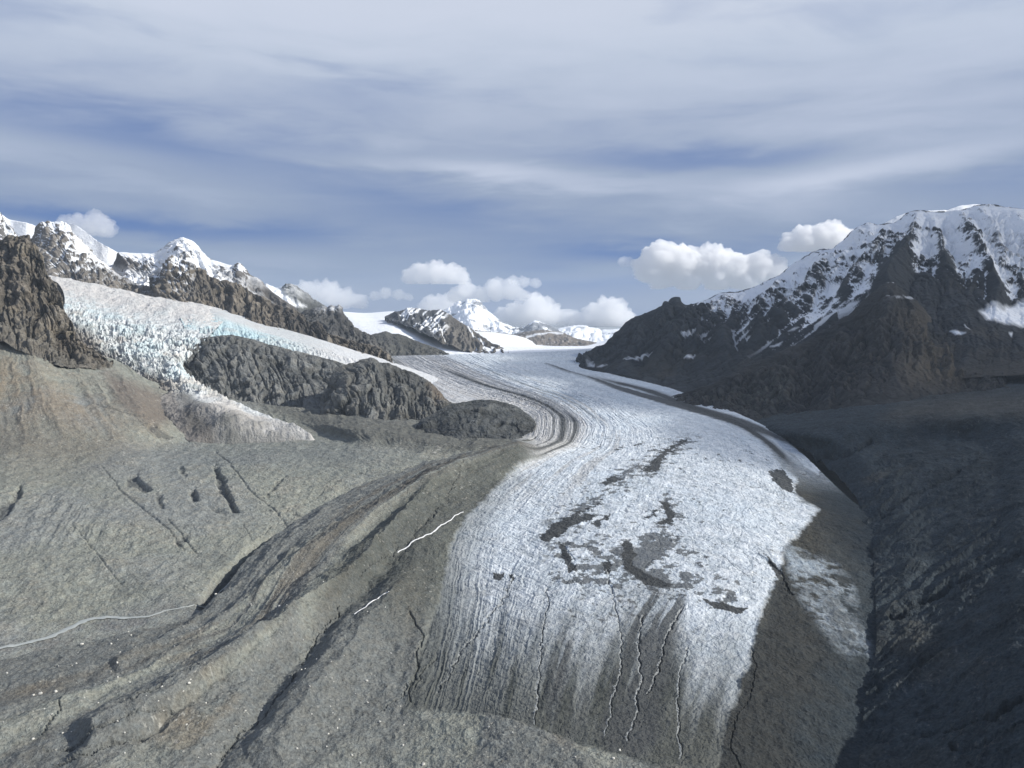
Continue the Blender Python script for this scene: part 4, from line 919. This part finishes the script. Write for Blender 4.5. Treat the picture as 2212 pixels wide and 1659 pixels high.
# ---- right mountain massif
rows = [  # smooth snow domes behind the crest
 [(1860,520,9000),(1909,483,9000),(1930,472,9000),(1946,464,9000),(1965,459,9000),(1979,457,9000),(2010,455,9000),(2044,454,9000),(2060,449,9000),(2084,443,9000),(2110,441,9000),(2150,450,9000),(2300,470,9000)],
 [(1860,560,8200),(2050,540,8200),(2300,540,8200)]]
mountain('snow_cap', rows, [.1, .1, .1], amp=4, lam=300, gul=3, seed=18, snow=lambda p, v, v2: np.ones_like(v), mat=M_snow, back=12, step=2.2)
rows = [
 [(1240,786,7000),(1262,772,7050),(1290,748,7100),(1303,746,7150),(1318,731,7200),(1341,708,7250),(1371,688,7300),(1406,673,7350),(1428,661,7400),(1438,651,7400),(1446,658,7400),(1456,649,7400),(1468,656,7400),(1481,661,7400),(1526,655,7400),(1546,648,7400),(1588,633,7400),(1628,623,7350),(1659,608,7300),(1691,593,7300),(1706,578,7300),(1736,563,7300),(1764,548,7300),(1779,541,7300),(1799,542,7300),(1834,518,7350),(1862,494,7400),(1876,481,7400),(1900,484,7400),(1929,483,7400),(1955,474,7400),(1981,463,7400),(2009,459,7400),(2069,459,7300),(2095,450,7300),(2116,441,7300),(2139,441,7300),(2160,447,7300),(2179,451,7300),(2212,453,7300),(2350,480,7200),(2560,520,7000)],
 [(1242,792,6850),(1300,768,6850),(1360,725,6850),(1440,695,6850),(1530,680,6850),(1620,655,6800),(1700,625,6700),(1790,580,6700),(1880,530,6750),(1960,515,6750),(2040,510,6650),(2120,500,6650),(2212,505,6600),(2350,530,6500),(2560,570,6300)],
 [(1245,796,6700),(1320,782,6350),(1400,760,6150),(1500,735,6050),(1600,705,6000),(1690,675,5900),(1780,640,5850),(1870,600,5850),(1950,580,5850),(2040,580,5750),(2130,600,5600),(2212,615,5550),(2350,640,5400),(2560,670,5200)],
 [(1248,800,6550),(1330,790,6150),(1420,802,5800),(1520,809,5450),(1620,800,5250),(1720,770,5150),(1820,740,5100),(1920,710,5050),(2000,690,5050),(2080,690,4950),(2150,700,4850),(2230,720,4750),(2350,740,4600),(2560,760,4400)],
 [(1262,800,6500),(1320,806,6000),(1420,838,5250),(1520,878,4680),(1620,916,4180),(1700,950,3850),(1780,940,3750),(1860,900,3900),(1940,860,4100),(2020,830,4250),(2100,815,4200),(2200,810,4100),(2350,800,3950),(2560,790,3800)]]
RIBS = [([(1982,492),(1972,515),(1958,548),(1932,590),(1922,620)], 95, 48), ([(2080,488),(2092,520),(2112,575),(2150,640)], 85, 42), ([(2018,490),(2030,520),(2045,580)], 45, 26),
        ([(1860,510),(1815,560),(1740,640),(1640,715)], 60, 34), ([(1762,566),(1720,600),(1630,680),(1560,730)], 50, 30), ([(1918,508),(1880,560),(1830,630)], 40, 26),
        ([(1568,655),(1500,690),(1420,770)], 60, 36), ([(1460,650),(1400,720),(1350,790)], 40, 30), ([(2192,480),(2212,520),(2260,600)], 60, 40), ([(2124,470),(2140,500),(2160,560)], 45, 24)]
def rm_snow(p, s, v, v2):
    x = p.px+v*14+v2*6
    # couloirs running down to the left out of the snow
    chn = fbm2((p.px*.62+p.py*.95)/13+v*.35, (p.px-p.py)/150, 4, .55, 181)
    st = fbm3(np.stack([p.X[..., 0], p.X[..., 1], p.X[..., 2]+.3*p.X[..., 0]], -1), 120, 6, .66, 182, sq=(.6, .6, 1.7))
    fn_ = fbm3(p.X, 34, 4, .7, 184, sq=(.7, .7, 1.3))
    crk_ = np.exp(-(p.r/.10)**2)*sst(fn_+.8*fbm3(p.X, 150, 3, .5, 185)+.25, .0, .3)*sst(2250-p.px, 0, 60)
    yl = np.interp(x, [1240,1440,1500,1560,1620,1680,1740,1800,1880,1930,1990,2060,2110,2212,2560], [560,560,690,715,720,715,705,670,620,575,590,615,640,650,660])
    below = (p.py+v*22+v2*8-yl)
    top = np.interp(p.px, [1240,1430,1480,1500,1520,1600,1700,2560], [0,.0,.15,.55,.8,.75,.9,1])
    cover = (1-sst(below, -60, 25))*top
    rockn = sst(st+.30*fbm3(p.X, 300, 4, .55, 183)+.15*v2, .0, .22)
    gg = np.clip(p.G, -1.5, 1.5); Nn = normals(p.X)
    steep = sst(.80-Nn[..., 2], -.10, .16)
    m_ = np.clip(cover*1.3-rockn*.62*(.45+.55*steep)-.46*steep+.62*gg+.30*(cover-.5)-.55*fn_*(.3+.7*steep)-.9*crk_-.05, 0, 1)
    coul = sst(chn*.5+.45*gg, .42, .62)*(1-sst(below, -10, 75))*top*sst(1900-p.px, 0, 60)
    m_ = np.maximum(sst(m_*sst(cover, .02, .25), .25, .65), coul*.9)
    open_ = sdpoly(p.px+v*8, p.py+v2*8, [(2100,470),(2250,460),(2600,560),(2600,620),(2212,545),(2180,560),(2140,520)], 16)
    m_ = np.maximum(m_, open_*sst(-st, -.45, -.2))
    pat = sdpoly(p.px+v*8+v2*5, p.py+v2*6, [(2112,672),(2135,664),(2160,668),(2190,660),(2212,648),(2300,640),(2300,690),(2212,705),(2170,698),(2130,690)], 5)
    dots = np.zeros_like(v)
    for q_ in [[(2052,717),(2066,717),(2086,722),(2066,725)], [(2084,706),(2094,714),(2088,712)], [(2180,720),(2188,720),(2186,726)], [(1703,716),(1726,707),(1716,713)], [(1664,750),(1690,738),(1680,746)],
               [(1483,735),(1505,722),(1490,733)], [(1270,792),(1285,790),(1284,794)], [(1290,795),(1312,790),(1300,796)], [(1350,786),(1412,769),(1380,781)], [(1475,733),(1487,731),(1480,736)], [(1478,775),(1502,770),(1490,776)]]:
        dots = np.maximum(dots, sdpoly(p.px+v2*2, p.py+v2*2, q_, 2.2))
    return np.maximum(np.maximum(m_, pat), dots)
def rm_post(p, c, v, v2):
    c = mixc(c, np.array([.075, .068, .055]), sst(v, .1, .5)*sst(p.r, 2, 3)*.6)
    b_ = sdpoly(p.px+v*14, p.py+v2*10, [(2050,790),(2212,780),(2400,780),(2400,830),(2100,830),(1950,850)], 30)
    return mixc(c, np.array([.11, .095, .072]), b_*.5)
mountain('mountain_right', rows, [.030, .034, .038], dr=20, jag=5, fac=(14, 95), ribs=RIBS, scree=(1.5, 2.8), amp=30, lam=230, gul=46, glam=330, seed=19, mat=M_snow, snow=sn(9000, 1, (.5, .8), 1, 0, 0, 19, rm_snow), rock2=[.022, .025, .028], strata=12, step=1.5, nmax=1200, post=rm_post, foot=.25, crest=.3, vstep=1.35)  # rock colour carries the dark blue of shade
rows = [  # front hill of the right massif
 [(1440,860,4750),(1531,832,4850),(1600,800,4950),(1659,773,5050),(1710,750,5150),(1759,728,5200),(1800,700,5250),(1834,678,5300),(1860,655,5320),(1879,638,5340),(1900,622,5350),(1924,611,5350),(1945,625,5300),(1965,640,5250),(1984,653,5200),(2003,680,5100),(2021,706,5000),(2040,728,4900),(2059,750,4800),(2085,775,4650),(2130,800,4450),(2180,822,4300)],
 [(1450,872,4650),(1560,855,4600),(1659,830,4600),(1740,800,4650),(1810,765,4700),(1870,725,4780),(1924,700,4800),(1965,715,4750),(2000,745,4650),(2040,780,4500),(2100,815,4300),(2180,840,4100)],
 [(1470,885,4500),(1580,880,4350),(1680,875,4250),(1760,855,4250),(1830,825,4250),(1890,795,4300),(1940,785,4300),(1985,800,4230),(2030,822,4130),(2090,845,4000),(2180,862,3850)],
 [(1500,900,4350),(1620,920,4000),(1710,935,3850),(1780,925,3800),(1840,900,3800),(1890,880,3800),(1940,872,3800),(1990,872,3800),(2050,878,3750),(2110,880,3700),(2180,885,3600)]]
def fh_post(p, c, v, v2):
    tn = sdpoly(p.px+v*18, p.py+v2*12, [(1935,690),(1990,660),(2060,755),(2100,800),(2060,840),(1960,830),(1945,790),(1990,750)], 25)
    c = mixc(c, np.array([.135, .112, .08]), tn*.5)
    rk = sdpoly(p.px+v*12, p.py+v2*10, [(1600,850),(1690,800),(1720,830),(1700,880),(1640,890),(1600,880)], 20)
    return mixc(c, np.array([.085, .09, .075]), rk*.6*sst(v2, -.2, .4))
def fh_snow(p, s, v, v2):
    return sst(fbm3(p.X, 90, 5, .65, 191, sq=(.5, .5, 1.8))+.2*v-.1, .12, .3)*(1-sst(p.py+v*14-.35*(p.px-1924)*(p.px > 1924), 612, 660))*.85*sst(p.px, 1840, 1880)
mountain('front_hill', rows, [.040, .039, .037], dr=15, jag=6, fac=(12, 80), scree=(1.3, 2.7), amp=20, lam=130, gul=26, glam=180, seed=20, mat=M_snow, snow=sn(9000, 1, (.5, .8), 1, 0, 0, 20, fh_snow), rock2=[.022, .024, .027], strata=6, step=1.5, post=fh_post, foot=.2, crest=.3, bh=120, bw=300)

# ================================================================== meltwater
def drape(P, pts, n, lift=1.2):
    pts = np.array(pts, float); t = np.concatenate([[0], np.cumsum(np.hypot(*np.diff(pts, axis=0).T))])
    tq = np.linspace(0, t[-1], n); q = pchip(t, pts, tq); out = []
    for x, y in q:
        k = np.argmin((P.px-x)**2+(P.py-y)**2); v = P.X.reshape(-1, 3)[k].copy(); v[2] += lift; out.append(v)
    out = np.array(out)
    rj = np.random.default_rng(len(out)); out[:, :2] += rj.normal(0, 1.6, (len(out), 2))*np.minimum(1, np.arange(len(out))/5)[:, None]
    for _ in range(1): out[1:-1] = (out[:-2]+2*out[1:-1]+out[2:])/4
    return out
def ribbon(name, P, pts, widths, n, mat, lift=1.5):
    q = drape(P, pts, n, lift); wd = np.interp(np.linspace(0, 1, n), np.linspace(0, 1, len(widths)), widths)
    t = np.gradient(q, axis=0); s = np.stack([-t[:, 1], t[:, 0], 0*t[:, 0]], -1); s /= np.linalg.norm(s, axis=1)[:, None]+1e-9
    wd = wd*(1+.35*np.sin(np.arange(n)*1.3)*np.sin(np.arange(n)*.37))
    X = np.stack([q+s*wd[:, None]*.5*k for k in (-1, -.4, .4, 1)], 1); X[:, 0, 2] -= 1.5; X[:, 3, 2] -= 1.5
    o = grid_mesh(name, X, flatcol(X, [1, 1, 1]), mat); return tag(o, kind='structure')
def water_mat(name, col, rough=.35):
    m = bpy.data.materials.new(name); m.use_nodes = True; b = NB(m.node_tree); bs = m.node_tree.nodes['Principled BSDF']
    geo = b.new('ShaderNodeNewGeometry'); n = b.noise(geo.outputs['Position'], .12, 5, .6)
    c = b.mix(n, np.array(col)*.8, np.array(col)*1.15); m.node_tree.links.new(c, bs.inputs['Base Color'])
    bs.inputs['Roughness'].default_value = rough; bs.inputs['Specular IOR Level'].default_value = .3; return m
M_silt = water_mat('silty_meltwater', [.36, .38, .36]); M_white = water_mat('frozen_stream_ice', [.75, .75, .74], .6)
ribbon('meltwater_stream', LG, [(-60,1412),(0,1402),(60,1388),(110,1375),(150,1357),(190,1340),(230,1334),(280,1335),(320,1332),(360,1318),(410,1310),(440,1296),(480,1250),(520,1215),(560,1185)], [12,14,14,16,18,20,16,12,8,4,3,3,4,5,5], 110, M_silt, 2.0)
ribbon('stream', GL, [(858,1189),(875,1182),(895,1174),(918,1162),(935,1155),(948,1142),(958,1132),(972,1125),(982,1115),(1000,1108)], [3,5,5,5,6,5,5,4,4,3], 60, M_white, 2.0)
ribbon('stream', GL, [(765,1333),(785,1322),(808,1312),(825,1305),(842,1303)], [3,3.5,3,2.5,2], 30, M_white, 2.0)

# ================================================================== boulders
import bmesh
def boulder_mesh(seed, mat):
    rd = random.Random(seed); bm = bmesh.new(); bmesh.ops.create_icosphere(bm, subdivisions=2, radius=1)
    k = [Vector((rd.uniform(-1, 1), rd.uniform(-1, 1), rd.uniform(-1, 1))).normalized() for _ in range(9)]
    for v in bm.verts:
        n = v.co.normalized(); r_ = 1.0
        for q in k:
            d = n.dot(q)
            if d > .55: r_ = min(r_, .62/d)
        v.co = n*r_*(1+rd.uniform(-.05, .05)); v.co.x *= 1.25; v.co.z *= .8
    me = bpy.data.meshes.new('boulder'); bm.to_mesh(me); bm.free(); me.materials.append(mat); return me
def rock_mat(name, col):
    m = bpy.data.materials.new(name); m.use_nodes = True; b = NB(m.node_tree); bs = m.node_tree.nodes['Principled BSDF']
    geo = b.new('ShaderNodeNewGeometry'); n = b.noise(geo.outputs['Position'], .7, 5, .6)
    c = b.mix(n, np.array(col)*.65, np.array(col)*1.2); m.node_tree.links.new(c, bs.inputs['Base Color']); bs.inputs['Roughness'].default_value = .9; return m
M_bl = rock_mat('pale_granite', [.62, .60, .54]); M_bd = rock_mat('dark_stone', [.12, .115, .1])
BM = [boulder_mesh(i, M_bl if i < 4 else M_bd) for i in range(6)]
rd = random.Random(5)
def place_boulder(P, x, y, size, mi, label, group):
    k = int(np.argmin((P.px-x)**2+(P.py-y)**2)); v = P.X.reshape(-1, 3)[k]
    o = bpy.data.objects.new('boulder', BM[mi]); sc.collection.objects.link(o)
    o.location = (v[0], v[1], v[2]+size*.25); o.scale = (size,)*3; o.rotation_euler = (rd.uniform(-.4, .4), rd.uniform(-.4, .4), rd.uniform(0, 6.28))
    tag(o, label, 'boulder', group)
traced = [(87,1496,3.6),(72,1505,3.0),(120,1493,3.0),(253,1436,2.4),(231,1471,2.2),(280,1469,1.8),(410,1505,3.4),(336,1498,2.0),(403,1566,2.0),(255,1588,2.2),(72,1597,2.4),(15,1457,2.6),(176,1387,3.6),(240,1388,2.6),
          (425,1260,3.2),(603,1311,3.4),(660,1448,1.8),(792,1474,3.2),(795,1514,2.2),(820,1558,2.4),(1066,1405,2),(1325,1640,2.8),(1338,1622,2.2),(760,1630,2.0),(709,1585,2.0),(914,1650,2.6),(640,1626,2.2),(352,1520,1.8)]
for x, y, s_ in traced:
    place_boulder(GL, x, y, s_*1.15, rd.randrange(4), 'pale boulder lying on the grey moraine rubble in the foreground', 'pale boulders on the moraine')
for i in range(130):
    for _ in range(50):
        x, y = rd.uniform(0, 1500), rd.uniform(1280, 1655)
        kk = np.argmin(np.abs(GL.px-x)+np.abs(GL.py-y))
        if ICEM.ravel()[kk] < .3 and y > 1405-.25*x: break
    place_boulder(GL, x, y, rd.uniform(.9, 2.4), rd.randrange(6), 'small stone block scattered among the moraine rubble of the foreground', 'stone blocks scattered over the moraine')

# ================================================================== clouds
def cloud_mat(name, dens, col=(1, 1, 1), an=.2):
    m = bpy.data.materials.new(name); m.use_nodes = True; nt = m.node_tree; nt.nodes.clear(); b = NB(nt)
    out = b.new('ShaderNodeOutputMaterial'); v = b.new('ShaderNodeVolumePrincipled')
    v.inputs['Density'].default_value = dens; v.inputs['Color'].default_value = (*col, 1); v.inputs['Anisotropy'].default_value = an
    nt.links.new(v.outputs[0], out.inputs['Volume']); return m
def cloud(px, py, D, blobs, mat, label, seed, bump=.34, group=None, sub=6, base=None, world=None, flat=1.0):
    """one closed billowing body: star-shaped union of lobes (offsets in tracing units at depth D)"""
    c0 = W(px, py, D) if world is None else np.array(world, float); k = D/FP if world is None else 1.
    bm = bmesh.new(); bmesh.ops.create_icosphere(bm, subdivisions=sub, radius=1)
    n = np.array([v.co[:] for v in bm.verts]); n /= np.linalg.norm(n, axis=1)[:, None]
    rad = np.zeros(len(n))
    for (bx, by, br, *e) in blobs:
        c = np.array([bx, (e[0] if e else 0), -by])*k; rr_ = br*k
        bq = n @ c; disc = bq**2-(c @ c-rr_**2)
        rad = np.maximum(rad, np.where(disc > 0, bq+np.sqrt(np.maximum(disc, 0)), 0))
    mr = max(bl[2] for bl in blobs)*k
    if world is None:
        rq = random.Random(seed)
        for _ in range(170):
            bx, by, br = rq.choice(blobs)[:3]; th = rq.uniform(0, 6.28); u_ = rq.uniform(-.35, 1); sr = br*rq.uniform(.16, .42)
            hh_ = math.sqrt(1-u_*u_); c = np.array([bx+br*.95*hh_*math.cos(th), br*.95*hh_*math.sin(th), -by+br*.95*u_])*k
            bq = n @ c; disc = bq**2-(c @ c-(sr*k)**2)
            rad = np.maximum(rad, np.where(disc > 0, bq+np.sqrt(np.maximum(disc, 0)), 0))
    rad = np.maximum(rad, mr*.15)
    V = n*rad[:, None]
    P_ = V+c0
    nz = fbm3(P_, mr*.9, 6, .55, seed); bil = 1-np.abs(nz)*2
    V += n*(mr*bump*(.6*bil+1.0*fbm3(P_, mr*.4, 6, .65, seed+1)))[:, None]
    if base is not None:
        zb = -base*k; lo = V[:, 2] < zb; V[lo, 2] = zb+(V[lo, 2]-zb)*.18
    V[:, 2] *= flat
    me = bpy.data.meshes.new('cloud')
    for v, q in zip(bm.verts, V): v.co = q
    for fc in bm.faces: fc.smooth = True
    bm.to_mesh(me); bm.free(); me.materials.append(mat)
    o = bpy.data.objects.new('cloud', me); o.location = c0; sc.collection.objects.link(o)
    return tag(o, label, 'cloud', group)
MC = cloud_mat('bright_cumulus', .0042, an=0.); MCf = cloud_mat('far_cumulus', .0018); MCs = cloud_mat('thin_cumulus', .0012)
cloud(1530, 590, 33000, [(-125,-12,32),(-95,-25,36),(-60,-18,38),(-20,-22,30),(15,-12,34),(55,-5,36),(100,-8,36),(135,0,30),(-100,15,22),(-40,15,25),(20,12,30),(80,14,30)], MC, 'large bright white cumulus cloud beside the right mountain ridge', 201, base=34, sub=7)
cloud(1762, 520, 33000, [(-50,6,20),(-25,2,26),(5,-2,28),(35,-6,28),(55,-2,22),(-65,10,12)], MC, 'small bright puffy cloud directly above the right snowy shoulder', 202, base=22)
cloud(1351, 566, 33500, [(-5,0,9),(5,0,9)], MCs, 'tiny cloud scrap left of the large bright cumulus', 203, sub=4)
cloud(180, 492, 33000, [(-60,2,14),(-30,-4,18),(0,-2,22),(30,-6,24),(48,2,18)], MCs, 'small pale cloud behind the left snowy ridge', 204)
cloud(940, 597, 42000, [(-50,2,18),(-25,-2,22),(5,-4,24),(32,-2,22),(52,4,18)], MCf, 'flat oval cloud standing highest above the far white peak', 205, base=16)
cloud(1050, 632, 43000, [(-66,10,16),(-42,2,20),(-12,8,18),(20,-4,22),(50,-4,20),(76,6,12)], MCf, 'long pale cloud bank just over the far white summit', 206, base=20)
cloud(1132, 610, 42500, [(-22,-3,10),(0,0,11),(24,3,10)], MCs, 'short cloud strip right of the far white summit', 207, sub=5)
cloud(1160, 680, 45000, [(-70,6,20),(-40,0,25),(-5,-6,30),(32,4,22),(66,8,18)], MCf, 'cloud bank resting on the horizon right of the white peak', 208)
cloud(1310, 685, 45000, [(-58,12,20),(-22,4,26),(10,-6,30),(38,8,22)], MCf, 'rounded cloud bank low against the right mountain foot', 209)
cloud(700, 640, 43000, [(-65,4,26),(-30,-4,26),(5,0,26),(40,8,22),(75,14,16)], MCs, 'pale low cloud right of the left snowy ridge', 210, base=26)
cloud(845, 638, 43000, [(-35,2,10),(-12,-3,11),(15,0,11),(38,5,8)], MCs, 'thin cloud streak above the left snow saddle', 211, sub=5)
cloud(960, 660, 44500, [(-20,10,26),(10,4,22)], MCs, 'grey cloud tucked behind the left shoulder of the white peak', 212, sub=5)

# broad cloud added overhead right, out of frame, to shade that side of the valley
MSH = cloud_mat('shade_cloud', .0032, an=.3)
cloud(0, 0, 0, [(-2000,0,900,-2600),(-2100,0,900,-1300),(-2500,0,950,0),(-3000,0,1000,1300),(-3500,0,1000,2600),(-3300,0,900,3600),(-700,0,1500,-2200),(-700,0,1600,0),(-700,0,1500,2400),(1000,0,1700,-1500),(1000,0,1700,1500),(-1900,0,1300,3500),(0,0,1700,3400),(-3700,0,1000,4100),(-2800,0,1100,4400)], MSH,
      'unseen flat cloud added beyond the right edge to shade the valley', 220, sub=6, bump=.12, world=(10450, 2900, 3900), flat=.16)

# ================================================================== valley air
bm = bmesh.new(); bmesh.ops.create_cube(bm, size=1)
me = bpy.data.meshes.new('haze')
for v in bm.verts: v.co = ((-1 if v.co.x < 0 else 1)*24000, -3500 if v.co.y < 0 else 31000, -410 if v.co.z < 0 else 1800)
bm.to_mesh(me); bm.free()
hm = bpy.data.materials.new('valley_air'); hm.use_nodes = True; hm.node_tree.nodes.clear(); b = NB(hm.node_tree)
ho = b.new('ShaderNodeOutputMaterial'); hv = b.new('ShaderNodeVolumePrincipled')
hv.inputs['Density'].default_value = 1.0e-5; hv.inputs['Color'].default_value = (.72, .85, 1, 1); hv.inputs['Anisotropy'].default_value = .1
hm.node_tree.links.new(hv.outputs[0], ho.inputs['Volume']); me.materials.append(hm)
o = bpy.data.objects.new('haze', me); sc.collection.objects.link(o); tag(o, kind='stuff')
